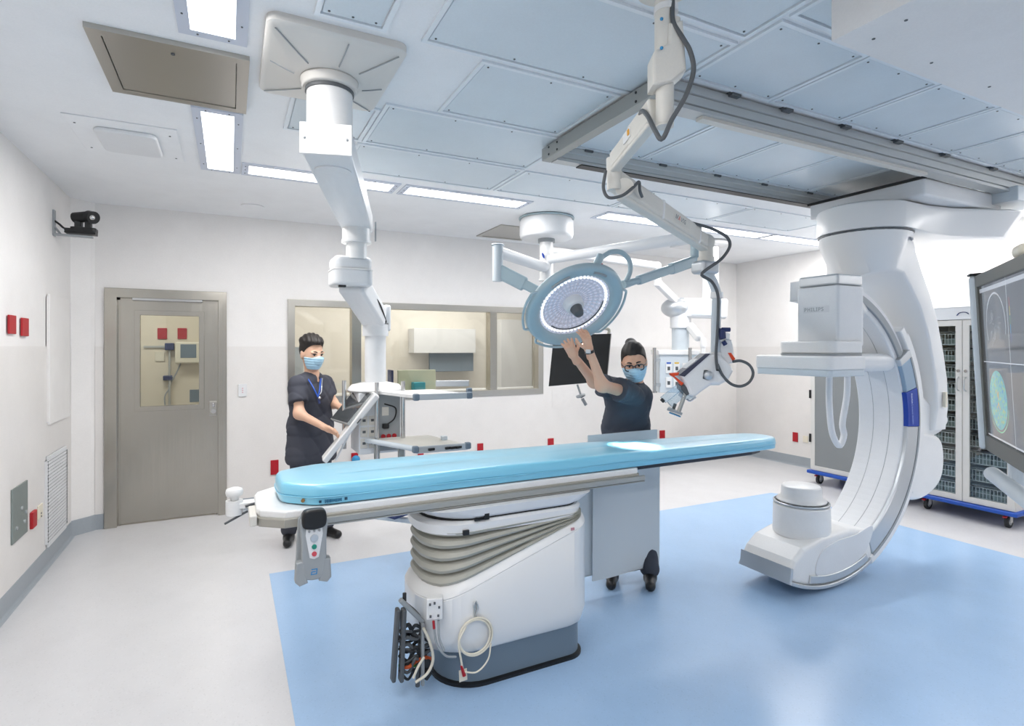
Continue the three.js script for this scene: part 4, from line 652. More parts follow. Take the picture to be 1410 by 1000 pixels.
// ================================================================ left ceiling pendant
{
  const c = V(.41, 0, -2.68), g = thing('ceiling_pendant', 'large white ceiling pendant arm with equipment shelves beside the man', 'ceiling pendant', V(.41, 1.0, -2.68));
  const rr = (k, y, r) => rrect(.125 + k, .685 - k, -3.03 + k, -2.335 - k, r, 12).map(([x, z]) => V(x, y, z));
  const ci = (r, y) => rrect(c.x - r, c.x + r, c.z - r, c.z + r, r * .999, 12).map(([x, z]) => V(x, y, z));
  const mid = (t, y) => rr(.02, y, .06).map((p, i) => p.lerp(ci(.14, y)[i], t).setY(y));
  part('cover_plate', skin([rr(0, YC, .05), rr(0, YC - .03, .05), rr(.008, YC - .038, .05), mid(.05, YC - .042), mid(.55, YC - .062), mid(.9, YC - .074)]), M.warm, g);
  bits('cover_seams', [[.15, -2.37], [.66, -2.37], [.14, -3.0], [.66, -3.0], [.44, -2.36], [.15, -2.66], [.665, -2.72]].map(([x, z]) => { const a = V(x, 0, z), dd = V(x - c.x, 0, z - c.z).normalize(), b = V(c.x, 0, c.z).addScaledVector(dd, .14), at = (t, y) => a.clone().lerp(b, t).setY(YC - y); return tube([at(.05, .044), at(.55, .064), at(.88, .0755)], .0032, 16, 6); }), M.grey, g);
  part('collar', lathe([[0, 0], [.115, 0], [.122, .012], [.122, .03], [.128, .036], [.128, .05], [0, .052]], V(c.x, YC - .12, c.z)), M.warm, g);
  part('collar_gap', cyl(V(c.x, YC - .135, c.z), .108, .02), M.dgrey, g);
  part('column', cyl(V(c.x, 2.60, c.z), .102, .22), M.white, g);
  const e1 = V(.81, 2.565, -4.09), d1 = V(e1.x - c.x, 0, e1.z - c.z).normalize(), s1 = V(c.x, 2.565, c.z).addScaledVector(d1, -.115);
  part('upper_arm', beam(s1, e1.clone().addScaledVector(d1, .12), .215, .13, .012), M.white2, g);
  part('arm_end_cap', [beam(s1.clone().addScaledVector(d1, -.012), s1.clone().addScaledVector(d1, .004), .222, .138, .004)], M.white, g);
  const up = d1.clone().cross(UP); bits('screws', [-.09, .09].map(k => ball(s1.clone().addScaledVector(d1, -.013).addScaledVector(up, k), .006)), M.grey, g);
  part('bottom_lid', cyl(V(c.x, 2.494, c.z).addScaledVector(d1, .12), .085, .008), M.white2, g);
  part('joint_tube', [cyl(V(e1.x, 2.41, e1.z), .098, .10), cyl(V(e1.x, 2.395, e1.z), .104, .02), cyl(V(e1.x, 2.28, e1.z), .072, .13)], M.white, g);
  part('stop_pin', bx(e1.x + .13, e1.x + .138, 2.42, 2.56, e1.z, e1.z + .02), M.grey, g);
  // motor head and spring arm
  const h = P(486, 372, 4.05), k = P(517, 452, 4.62);
  part('motor_head', [extY(rrect(h.x - .15, h.x + .13, h.z - .19, h.z + .10, .06), 2.09, 2.21, .02), extY(rrect(h.x - .145, h.x + .125, h.z - .185, h.z + .095, .06), 2.205, 2.30, .03)], M.white2, g);
  part('head_seam', extY(rrect(h.x - .153, h.x + .133, h.z - .193, h.z + .103, .062), 2.20, 2.21), M.white, g);
  part('head_button', bx(h.x - .11, h.x - .06, 2.075, 2.095, h.z + .03, h.z + .07, .004), M.black, g);
  const kk = V(k.x, 1.88, k.z), hs = V(h.x, 2.13, h.z - .05);
  part('lower_arm', beam(hs, kk, .19, .17, .03), M.white2, g);
  part('arm_cable', tube([hs.clone().add(V(.09, .0, -.08)), hs.clone().lerp(kk, .5).add(V(.11, .0, 0)), kk.clone().add(V(.10, -.06, 0))], .008), M.black, g);
  part('elbow', [cyl(V(k.x, 1.74, k.z), .105, .1), bx(k.x + .06, k.x + .12, 1.78, 2.0, k.z - .05, k.z + .05, .02)], M.white2, g);
  part('elbow_seam', cyl(V(k.x, 1.838, k.z), .108, .006), M.dgrey, g);
  part('down_tube', cyl(V(k.x, 1.30, k.z), .085, .45), M.white2, g);
  // service head
  const x0 = k.x - .17, x1 = k.x + .17, z1 = k.z + .17, z0 = k.z - .17, yt = P(515, 540, 4.5).y, yb = P(515, 625, 4.45).y;
  part('head_cap', lathe([[0, .08], [.1, .075], [.19, .055], [.225, .02], [.225, 0], [0, 0]], V(k.x, yt, k.z)), M.white, g);
  const hd = part('service_head', bx(x0, x1, yb, yt, z0, z1, .012), M.white2, g);
  part('socket_panel', bx(x0 + .15, x1 - .012, yb + .02, yt - .02, z1 - .002, z1 + .006), M.grey, hd);
  for (let r = 0; r < 3; r++) for (let q = 0; q < 2; q++) part('outlet', bx(x0 + .012 + q * .065, x0 + .068 + q * .065, yb + .05 + r * .09, yb + .125 + r * .09, z1 - .002, z1 + .006, .003), M.cream, hd);
  bits('outlet_holes', Array.from({ length: 6 }, (_, i) => bx(x0 + .028 + (i % 2) * .065, x0 + .052 + (i % 2) * .065, yb + .08 + (i / 2 | 0) * .09, yb + .1 + (i / 2 | 0) * .09, z1 + .005, z1 + .008)), M.dgrey, hd);
  for (let r = 0; r < 2; r++) for (let q = 0; q < 3; q++) part('red_socket', rod(V(x0 + .19 + q * .045, yb + .09 + r * .045, z1 + .004), V(x0 + .19 + q * .045, yb + .09 + r * .045, z1 + .016), .018), M.red, hd);
  part('plug', bx(x0 + .18, x0 + .23, yb + .2, yb + .24, z1 + .004, z1 + .05, .008), M.black, hd);
  part('plug_lead', tube([V(x0 + .21, yb + .23, z1 + .04), V(x0 + .27, yb + .28, z1 + .05), V(x0 + .28, yb + .36, z1 + .05), V(x0 + .19, yb + .40, z1 + .05)], .006), M.black, hd);
  part('outlet', bx(x0 + .18, x0 + .235, yb + .30, yb + .37, z1 + .004, z1 + .01, .003), M.cream, hd);
  // poles and shelves
  const pole = (px, d, ya, yb2) => { const a = P(px, ya, d), b = P(px, yb2, d); part('pole', [rod(a, V(a.x, b.y, a.z), .017)], M.chrome, g); };
  pole(474, 4.5, 524, 618); pole(519, 4.38, 527, 637); pole(555, 4.45, 525, 632);
  const shelf = (q, d, t, m) => q.map(([x, y, dd]) => P(x, y, dd));
  const Y = P(580, 541, 4.4).y, Y2 = P(580, 606, 4.4).y, SX = [PY(528, 545, Y), PY(572, 550, Y)];
  const pl = (px, y) => { const d = (z) => z; return px.map(([x, dd]) => { const p = P(x, CY, dd); return [p.x, p.z]; }); };
  const sh = part('shelf', extY(pl([[520, 4.42], [573, 4.02], [646, 4.18], [596, 4.62]]), Y - .012, Y + .012, .003), M.white, g);
  part('front_rail', beam(P(573, CY, 4.01).setY(Y), P(646, CY, 4.17).setY(Y), .02, .045, .005), M.silver, sh);
  for (const [x, d] of [[573, 4.01], [646, 4.17], [646, 4.6]]) part('corner_cap', [box(P(x, CY, d).x, Y, P(x, CY, d).z, .045, .05, .045, .012)], M.skirt, sh);
  part('back_rail', beam(P(600, CY, 4.6).setY(Y + .06), P(646, CY, 4.62).setY(Y + .06), .02, .05, .005), M.silver, sh);
  const s2 = part('shelf', extY(pl([[503, 4.40], [572, 4.0], [644, 4.16], [590, 4.60]]), Y2 - .02, Y2 + .008, .003), M.cream, g);
  part('front_rail', beam(P(572, CY, 3.99).setY(Y2 - .005), P(644, CY, 4.15).setY(Y2 - .005), .025, .05, .006), M.silver, s2);
  bits('handle_slots', [.3, .62, .72, .82].map(t => { const p = P(572, CY, 3.975).lerp(P(644, CY, 4.135), t); return box(p.x, Y2 - .005, p.z, .05, .018, .02, .004, basis(V(.3, 0, 1))); }), M.black, s2);
  for (const [x, d] of [[572, 3.99], [644, 4.15]]) part('corner_cap', [box(P(x, CY, d).x, Y2, P(x, CY, d).z, .045, .05, .045, .012)], M.skirt, s2);
  part('side_rail', rod(P(505, CY, 4.38).setY(Y2), P(570, CY, 4.02).setY(Y2), .02), M.pale, s2);
  for (const [px, d] of [[519, 4.38], [552, 4.2]]) { const p = P(px, CY, d); part('bracket', [bx(p.x - .02, p.x + .02, Y2 - .2, Y2 - .02, p.z - .015, p.z + .015), bx(p.x - .02, p.x + .1, Y2 - .035, Y2 - .02, p.z - .015, p.z + .015)], M.railmetal, g); }
  part('lower_bar', beam(P(505, CY, 4.3).setY(P(505, 710, 4.3).y), P(572, CY, 4.1).setY(P(572, 718, 4.1).y), .035, .035, .006), M.pale, g);
  { const b = P(545, 706, 4.15), q = part('book_tray', box(b.x, b.y, b.z, .18, .02, .2, .006, Q(0, .4, .05)), M.navy, g); part('yellow_label', box(b.x + .05, b.y + .012, b.z, .06, .004, .12, 0, Q(0, .4, .05)), std(0xe2b420, .5), q); part('drop_post', [rod(P(519, 637, 4.38), P(519, 712, 4.38), .014)], M.railmetal, g); }
  part('clip', bx(P(611, 594, 4.35).x - .02, P(611, 594, 4.35).x + .025, Y2 + .008, Y2 + .04, P(611, 594, 4.35).z - .02, P(611, 594, 4.35).z + .02, .004), M.pale, s2);
}
{ // touch panel held by the man
  const g = thing('touch_panel', 'slanted dark touch panel on a white bracket held by the man', 'monitor', P(480, 600, 4.45));
  const a = P(488, 537, 4.62), b = P(513, 541, 4.36), c = P(478, 584, 4.28), d = P(455, 577, 4.54);
  part('panel', quad(a, b, c, d, .03), M.alu, g);
  const n = b.clone().sub(a).cross(d.clone().sub(a)).normalize(); const q = (s) => [a, b, c, d].map((p, i, A) => { const m = A.reduce((t, v) => t.clone().add(v), V(0, 0, 0)).multiplyScalar(.25); return p.clone().lerp(m, .06).addScaledVector(n, s); });
  const f = q(-.003); part('glass', quad(f[0], f[1], f[2], f[3], .004), M.screen, g); const f2 = q(.031); part('rear_cover', quad(f2[0], f2[1], f2[2], f2[3], .015), M.white2, g);
  part('frame_bar', beam(P(519, 543, 4.36), P(446, 634, 4.30), .10, .045, .012, V(.3, 1, .2)), M.white, g);
  part('stay', rod(P(486, 588, 4.36), P(462, 634, 4.42), .008), M.white, g);
  part('hinge', ball(P(514, 546, 4.4), .035), M.white, g); part('slot', beam(P(497, 577, 4.28), P(492, 583, 4.28), .02, .008), M.dgrey, g);
}
// ================================================================ surgical lamp
const LAMP = P(791, 421, 3.62);
{
  const hub = V(2.84, 0, -4.86), Hy = y => 1.65 + (478 - y) / 769 * 5.62;
  const g = thing('surgical_lamp', 'round pale blue surgical lamp on a ceiling mount with jointed arms', 'surgical lamp', V(hub.x, YC, hub.z));
  part('canopy', lathe([[0, 0], [.24, 0], [.262, .012], [.27, .04], [.27, .17], [.255, .195], [.262, .2], [.262, YC - 2.735], [0, YC - 2.735]], V(hub.x, 2.735, hub.z)), M.white2, g);
  part('canopy_edge', lathe([[.262, 0], [.278, .004], [.278, .014], [.262, .018]], V(hub.x, YC - .02, hub.z)), M.teal, g);
  part('hub_flange', cyl(V(hub.x, 2.70, hub.z), .085, .04), M.grey, g);
  part('hub', [cyl(V(hub.x, 2.33, hub.z), .068, .38), cyl(V(hub.x, 2.315, hub.z), .078, .02), cyl(V(hub.x, 2.56, hub.z), .074, .004)], M.white, g);
  { const p = P(748, 352, 5.53); part('emblem', tf(new THREE.SphereGeometry(.02, 14, 10), p.clone().add(V(0, 0, 0)), Q(0, -YAW, .35), V(.55, 1.5, .3)), M.brand, g); }
  const r1 = V(3.31, 2.53, -3.31), a1 = V(hub.x, 2.53, hub.z);
  part('arm', [rod(a1, r1, .048), ball(r1, .048)], M.white2, g, 'long white arm to the lamp');
  part('arm_joint', [cyl(V(r1.x, 2.31, r1.z), .042, .25), cyl(V(r1.x, 2.29, r1.z), .05, .03)], M.teal, g);
  const s0 = V(r1.x, 2.34, r1.z), s1 = P(868, 390, 3.86);
  part('spring_arm', [beam(s0, s0.clone().lerp(s1, .42), .055, .085, .016), beam(s0.clone().lerp(s1, .38), s0.clone().lerp(s1, .9), .05, .065, .014)], M.teal, g);
  { const m = s0.clone().lerp(s1, .6); part('maker_mark', [beam(m.clone().addScaledVector(RT, 0).add(V(-.018, .0, .024)), s0.clone().lerp(s1, .68).add(V(-.018, .0, .024)), .012, .022)], M.dgrey, g); }
  const l1 = V(2.0, 2.447, -4.23), al = V(hub.x, 2.447, hub.z);
  part('arm', [rod(al, l1, .05)], M.white2, g, 'white arm to the screen holder');
  part('arm_joint', [cyl(V(l1.x, 2.20, l1.z), .045, .30), lathe([[0, .018], [.05, .012], [.055, 0], [0, 0]], V(l1.x, 2.50, l1.z))], M.pale, g);
  const l2 = P(762, 412, 4.62); part('spring_arm', [beam(V(l1.x, 2.29, l1.z), V(l1.x, 2.29, l1.z).lerp(l2, .5), .06, .12, .02), beam(V(l1.x, 2.29, l1.z).lerp(l2, .4), l2, .055, .08, .016)], M.teal, g);
  part('drop_tube', [cyl(V(l2.x, 1.66, l2.z), .032, l2.y - 1.62), ball(V(l2.x, l2.y, l2.z), .045)], M.pale, g);
  const t1 = V(4.55, 2.62, -5.17), at = V(hub.x, 2.62, hub.z); part('arm', [rod(at, t1, .045), ball(t1, .05)], M.white, g, 'thin white rear arm');
  part('arm_joint', [cyl(V(t1.x, 2.38, t1.z), .045, .25)], M.white, g); const t2 = P(930, 414, 6.9); part('spring_arm', beam(V(t1.x, 2.42, t1.z), t2, .075, .09, .02), M.white, g);
  // lamp head, looking down and toward the camera
  const n = V(0, 0, 0).addScaledVector(RT, .31).addScaledVector(UP, -.69).addScaledVector(FW, -.655).normalize();
  const q = new THREE.Quaternion().setFromUnitVectors(UP, n), L = LAMP, W = (x, y, z) => V(x, y, z).applyQuaternion(q).add(L);
  const hb = part('head', lathe([[0, -.1], [.15, -.095], [.27, -.06], [.325, -.02], [.338, 0], [.332, .02], [.31, .03], [.262, .024], [.245, .0], [.24, -.03], [0, -.07]], L, q, 72), M.teal, g, 'pale blue-grey lamp housing');
  const dish = noiseTex(256, (u, v) => { const a = .55 + .45 * Math.sin(u * Math.PI * 2 * 36), b = .6 + .4 * Math.sin(v * 46); return Math.min(1, .42 + .45 * a * b + (rnd() - .5) * .3); });
  part('reflector', lathe([[.243, .008], [.228, -.006], [.18, -.02], [.12, -.03], [.06, -.034]], L, q, 72), new THREE.MeshStandardMaterial({ color: 0xb4bccd, metalness: .9, roughness: .2, bumpMap: dish, bumpScale: .012, emissive: 0xf3f2ff, emissiveMap: dish, emissiveIntensity: .38, side: THREE.DoubleSide }), hb, 'faceted glowing reflector');
  const lens = []; for (let i = 0; i < 54; i++) { const a = i / 54 * Math.PI * 2; if (Math.abs(Math.sin(i)) >= 0) lens.push(tf(new THREE.SphereGeometry(.0115, 8, 6), W(.225 * Math.cos(a), -.006, .225 * Math.sin(a)))); }
  bits('led_lenses', lens, new THREE.MeshStandardMaterial({ color: 0xffffff, emissive: 0xffffff, emissiveIntensity: .7, roughness: .3 }), hb);
  const ribs = []; for (let i = 0; i < 4; i++) { const a = i / 4 * Math.PI * 2 + .35; ribs.push(beam(W(.06 * Math.cos(a), -.05, .06 * Math.sin(a)), W(.2 * Math.cos(a), -.03, .2 * Math.sin(a)), .02, .012)); }
  bits('reflector_ribs', ribs, M.grey, hb);
  part('dark_band', tube(Array.from({ length: 16 }, (_, i) => { const a = (-.2 + i / 15 * 2.3); return W(.205 * Math.cos(a), .0, .205 * Math.sin(a)); }), .005, 60, 6), M.dgrey, hb);
  part('centre_hub', lathe([[0, .03], [.05, .028], [.062, .015], [.068, -.03], [.07, -.06], [0, -.06]], L, q), M.white2, hb);
  part('sterile_handle', lathe([[0, .09], [.026, .088], [.034, .07], [.04, .03], [.042, .026], [0, .026]], L, q), M.dgrey, hb);
  for (const [a0, a1] of [[-.5, .75], [1.0, 2.2], [2.5, 3.5]]) part('rim_handle', tube(Array.from({ length: 14 }, (_, i) => { const a = a0 + (a1 - a0) * i / 13, r = i === 0 || i === 13 ? .325 : .358; return W(r * Math.cos(a), .012, r * Math.sin(a)); }), .0085, 50, 8), M.teal, hb);
  part('head_slot', [tube([0, 1, 2, 3, 4].map(i => { const a = 3.75 + i * .11; return W(.285 * Math.cos(a), .029, .285 * Math.sin(a)); }), .008, 20, 6)], M.grey, hb);
  part('head_slot', [tube([0, 1, 2, 3, 4].map(i => { const a = 4.75 + i * .09; return W(.285 * Math.cos(a), .029, .285 * Math.sin(a)); }), .008, 20, 6)], M.grey, hb);
  part('yoke_knob', rod(P(819, 373, 3.66), P(827, 352, 3.70), .03, .026), M.teal, g);
  part('yoke', tube([P(828, 355, 3.72), P(842, 347, 3.76), P(856, 348, 3.80), P(866, 358, 3.83), P(868, 372, 3.85), P(862, 388, 3.85)], .017, 50, 12), M.teal, g);
  part('yoke_end', rod(s0.clone().lerp(s1, .88), P(858, 392, 3.83), .022, .03), M.teal, g);
  part('red_dot', ball(P(829, 364, 3.64), .006), M.red, g);
}
{ const tgt = PY(872, 613, 1.045), sp = new THREE.SpotLight(0xffffff, 150, 0, .14, .8, 2); const s = LAMP.clone().lerp(tgt, .22); sp.position.copy(s); sp.target.position.copy(tgt); sp.castShadow = true; sp.shadow.radius = 4; sp.name = 'surgical_lamp_beam'; scene.add(sp, sp.target); }
{ // screen behind the lamp
  const g = thing('lamp_screen', 'black flat screen hanging behind the surgical lamp', 'monitor', P(800, 532, 4.45));
  const a = P(764, 462, 4.5), b = P(842, 460, 4.35), c = P(836, 525, 4.35), d = P(757, 532, 4.5);
  part('panel', quad(a, b, c, d, -.035), M.black, g);
  const m = a.clone().add(b).add(c).add(d).multiplyScalar(.25), n = b.clone().sub(a).cross(d.clone().sub(a)).normalize(), k = [a, b, c, d].map(p => p.clone().lerp(m, .07).addScaledVector(n, .0 - (n.dot(FW) > 0 ? .004 : -.004)));
  part('glass', quad(k[0], k[1], k[2], k[3], .003), phy(0x3a3c40, .1, { clearcoat: .6 }), g);
  part('bracket', [bx(m.x - .06, m.x + .06, m.y - .06, m.y + .06, m.z - .12, m.z - .04, .01), beam(V(m.x, m.y, m.z - .1), V(P(762, 412, 4.62).x, 1.72, P(762, 412, 4.62).z), .05, .05, .012)], M.pale, g);
  part('grip', [rod(P(795, 530, 4.41), P(801, 548, 4.37), .008), lathe([[0, 0], [.035, .004], [.037, .016], [0, .02]], P(800, 547, 4.37), Q(0, 0, .3)), rod(P(802, 549, 4.37), P(807, 558, 4.37), .013)], M.grey, g);
  part('cap', tube([P(836, 462, 4.4), P(839, 455, 4.4), P(832, 452, 4.4)], .012), M.tan, g);
}
// ================================================================ white far pendant
{
  const d = 7.0, g = thing('ceiling_pendant', 'white ceiling pendant with outlets and steel poles by the back wall', 'ceiling pendant', P(940, 545, d));
  const c = P(937, 420, d), u = P(978, 385, 6.9), top = V(u.x, YC, u.z);
  part('mount', lathe([[0, 0], [.2, 0], [.22, .02], [.22, .06], [0, .06]], V(u.x, YC - .06, u.z)), M.white, g);
  part('column', cyl(V(u.x, P(978, 412, 6.9).y, u.z), .10, YC - P(978, 412, 6.9).y), M.white, g);
  part('arm_box', [beam(P(930, 424, 7.02), P(1001, 426, 6.85), .22, .24, .03)], M.white2, g);
  part('arm_trim', beam(P(952, 431, 6.86), P(985, 432, 6.78), .01, .05, .004), M.pale, g);
  part('arm_head', [tf(new THREE.SphereGeometry(.16, 24, 16), P(930, 424, 7.0), Q(), V(1.1, .78, 1.1)), beam(P(930, 424, 7.02), P(947, 424, 6.98), .25, .25, .06)], M.silver, g);
  part('neck', cyl(V(c.x, P(937, 452, d).y, c.z), .125, .2), M.white2, g);
  part('tube', cyl(V(c.x, P(937, 486, d).y, c.z), .105, .4), M.pale, g);
  const hd = part('service_head', [slabAt([[908, 488], [962, 488], [962, 541], [908, 541]], d - .12, .34, .01)], M.pale, g);
  part('head_cap', slabAt([[906, 482], [964, 482], [963, 489], [907, 489]], d - .14, .38, .012), M.white, g);
  for (const [x, y] of [[917, 500], [928, 500], [917, 520], [928, 521], [940, 500], [951, 501]]) { const o = part('outlet', slabAt([[x, y], [x + 8, y], [x + 8, y + 14], [x, y + 14]], d - .135, .02, .003), M.white, hd); part('outlet_hole', slabAt([[x + 2.2, y + 5], [x + 5.8, y + 5], [x + 5.8, y + 10], [x + 2.2, y + 10]], d - .138, .006, 0), M.dgrey, o); }
  for (const [x, y, m] of [[917, 499, M.royal], [928, 499, std(0xd9b23b, .5)]]) part('colour_tag', slabAt([[x + 1, y], [x + 7, y], [x + 7, y + 2], [x + 1, y + 2]], d - .139, .006, 0), m, hd);
  for (const [x, a, b] of [[901, 479, 540], [950, 479, 505]]) part('pole', [rod(P(x, a, d - .2), P(x, b, d - .2), .022), rod(P(x, b - 1, d - .2), P(x, b + 1, d - .2), .035)], M.chrome, g);
  part('pole_clamp', [beam(P(902, 496, d - .2), P(912, 496, d - .05), .03, .04), beam(P(902, 530, d - .2), P(912, 530, d - .05), .03, .04)], M.grey, g);
  part('side_arm', [beam(P(949, 448, 6.9), P(964, 467, 6.7), .09, .11, .035), cyl(P(968, 478, 6.7), .035, .11), cyl(P(968, 492, 6.7), .028, .14)], M.white, g);
}
// ================================================================ jointed arm carrying the injector
{
  const a = V(1.39, 0, -1.54), g = thing('injector_arm', 'cream jointed ceiling arm with grey cable carrying the injector', 'ceiling arm', V(a.x, YC, a.z));
  const yy = (y, d = 2.0) => 1.65 + (478 - y) / 769 * d;
  part('post', cyl(V(a.x, yy(75), a.z), .036, YC - yy(75)), M.cream, g);
  part('ceiling_flange', lathe([[0, 0], [.1, 0], [.11, .02], [0, .02]], V(a.x, YC - .02, a.z)), M.cream, g);
  part('cable_tie', cyl(V(a.x + .006, yy(18), a.z), .043, .022), M.white, g);
  const r = V(RT.x, 0, RT.z), pp = (x, y, d) => P(x, y, d);
  part('cable_conduit', rod(pp(930, 70, 1.98), pp(930, 26, 1.98), .017), M.cream, g);
  part('joint_housing', slabAt([[899, 75], [902, 68], [920, 58], [922, 30], [941, 26], [944, 62], [946, 95], [926, 112], [905, 117], [899, 116]], 1.955, .09, .012), M.cream, g);
  bits('screws', [[911, 26], [911, 66]].map(([x, y]) => ball(pp(x, y, 1.95), .006)), M.cyanp, g);
  part('spindle', [cyl(V(a.x, yy(172), a.z), .032, .2)], M.cream, g);
  part('spindle_cap', cyl(V(a.x, yy(175), a.z), .031, .012), M.cream, g);
  const b0 = pp(902, 150, 2.02), b1 = pp(846, 222, 2.40);
  part('first_arm', [beam(b0, b0.clone().lerp(b1, .5), .05, .085, .01), beam(b0.clone().lerp(b1, .45), b1, .046, .07, .01)], M.cream, g);
  part('arm_underside', beam(b0.clone().lerp(b1, .05).add(V(0, -.045, 0)), b1.clone().add(V(0, -.04, 0)), .044, .02, .008), M.cream, g);
  part('warning_label', beam(b0.clone().lerp(b1, .42).add(V(-.026, .005, -.004)), b0.clone().lerp(b1, .6).add(V(-.026, .005, -.004)), .003, .04), M.white, g); part('warning_sign', beam(b0.clone().lerp(b1, .44).add(V(-.029, .008, -.004)), b0.clone().lerp(b1, .48).add(V(-.029, .008, -.004)), .003, .022), std(0xe0a020, .5), g);
  part('elbow', [rod(pp(845, 218, 2.42), pp(846, 262, 2.42), .032), rod(pp(860, 258, 2.40), pp(856, 262, 2.5), .04)], M.cream, g);
  const c0 = pp(848, 250, 2.43), c1 = pp(972, 334, 3.1), L = t => c0.clone().lerp(c1, t);
  part('spring_arm', [beam(L(-.02), L(.42), .062, .10, .024), beam(L(.40), L(.86), .062, .088, .014), beam(L(.84), L(1.0), .058, .075, .02)], M.cream, g);
  part('arm_underside', beam(L(.04).add(V(0, -.055, 0)), L(.98).add(V(0, -.045, 0)), .05, .022, .01), M.cream, g);
  bits('arm_bands', [.415, .855].map(t => beam(L(t - .012), L(t + .012), .066, .098, .012)), M.white, g);
  const tx = canvasTex(256, 64, (k) => { k.fillStyle = '#d6d4cc'; k.fillRect(0, 0, 256, 64); k.fillStyle = '#77797c'; k.font = 'italic bold 50px sans-serif'; k.fillText('M', 8, 50); k.fillText('VIG', 96, 50); k.fillStyle = '#c23a34'; k.fillText('A', 56, 50); });
  { const m = L(.62), dd = c1.clone().sub(c0).normalize(), nn = dd.clone().cross(UP).normalize(); if (nn.dot(FW) > 0) nn.negate(); const y2 = nn.clone().cross(dd); const pm = new THREE.PlaneGeometry(.17, .042); pm.applyMatrix4(new THREE.Matrix4().makeBasis(dd, y2, nn)).translate(m.x + nn.x * .0325, m.y + nn.y * .0325 + .006, m.z + nn.z * .0325); part('lettering', pm, std(0xffffff, .45, 0, { map: tx }), g); }
  part('end_joint', [ball(L(1), .048), cyl(pp(972, 357, 3.1), .038, .08), cyl(pp(972, 372, 3.1), .045, .07)], M.cream, g);
  part('lock_block', [bx(pp(972, 372, 3.1).x - .07, pp(972, 372, 3.1).x + .06, pp(972, 378, 3.1).y, pp(972, 360, 3.1).y, pp(972, 372, 3.1).z - .05, pp(972, 372, 3.1).z + .05, .02)], M.silver, g);
  part('drop_tube', [tube([pp(972, 372, 3.1), pp(980, 385, 3.1), pp(986, 402, 3.1), pp(986, 440, 3.1), pp(985, 492, 3.1)], .026, 50, 12)], M.pale, g);
  bits('cable_ties', [[987, 411], [985, 494]].map(([x, y]) => cyl(pp(x, y, 3.1), .034, .035)), M.white, g);
  part('cable', tube([pp(926, 0, 1.97), pp(927, 30, 1.96), pp(940, 52, 1.95), pp(950, 70, 1.94), pp(955, 95, 1.94), pp(945, 130, 1.94), pp(925, 165, 1.94), pp(911, 192, 1.94), pp(902, 180, 1.96), pp(892, 160, 2.0), pp(884, 153, 2.06), pp(881, 160, 2.12)], .0085, 120, 8), M.dgrey, g);
  part('cable', tube([pp(834, 235, 2.38), pp(831, 260, 2.38), pp(838, 272, 2.36), pp(855, 270, 2.36), pp(872, 258, 2.4), pp(880, 251, 2.44), pp(881, 262, 2.46), pp(884, 271, 2.5)], .007, 90, 8), M.dgrey, g);
  part('cable', tube([pp(940, 304, 2.92), pp(960, 309, 2.95), pp(985, 317, 3.0), pp(1002, 328, 3.0), pp(1005, 338, 3.0), pp(995, 355, 3.0), pp(972, 372, 3.0), pp(966, 378, 3.0), pp(980, 388, 3.02), pp(988, 404, 3.04), pp(989, 430, 3.05), pp(987, 470, 3.05), pp(986, 490, 3.05), pp(988, 510, 3.0)], .0085, 140, 8), M.dgrey, g);
}
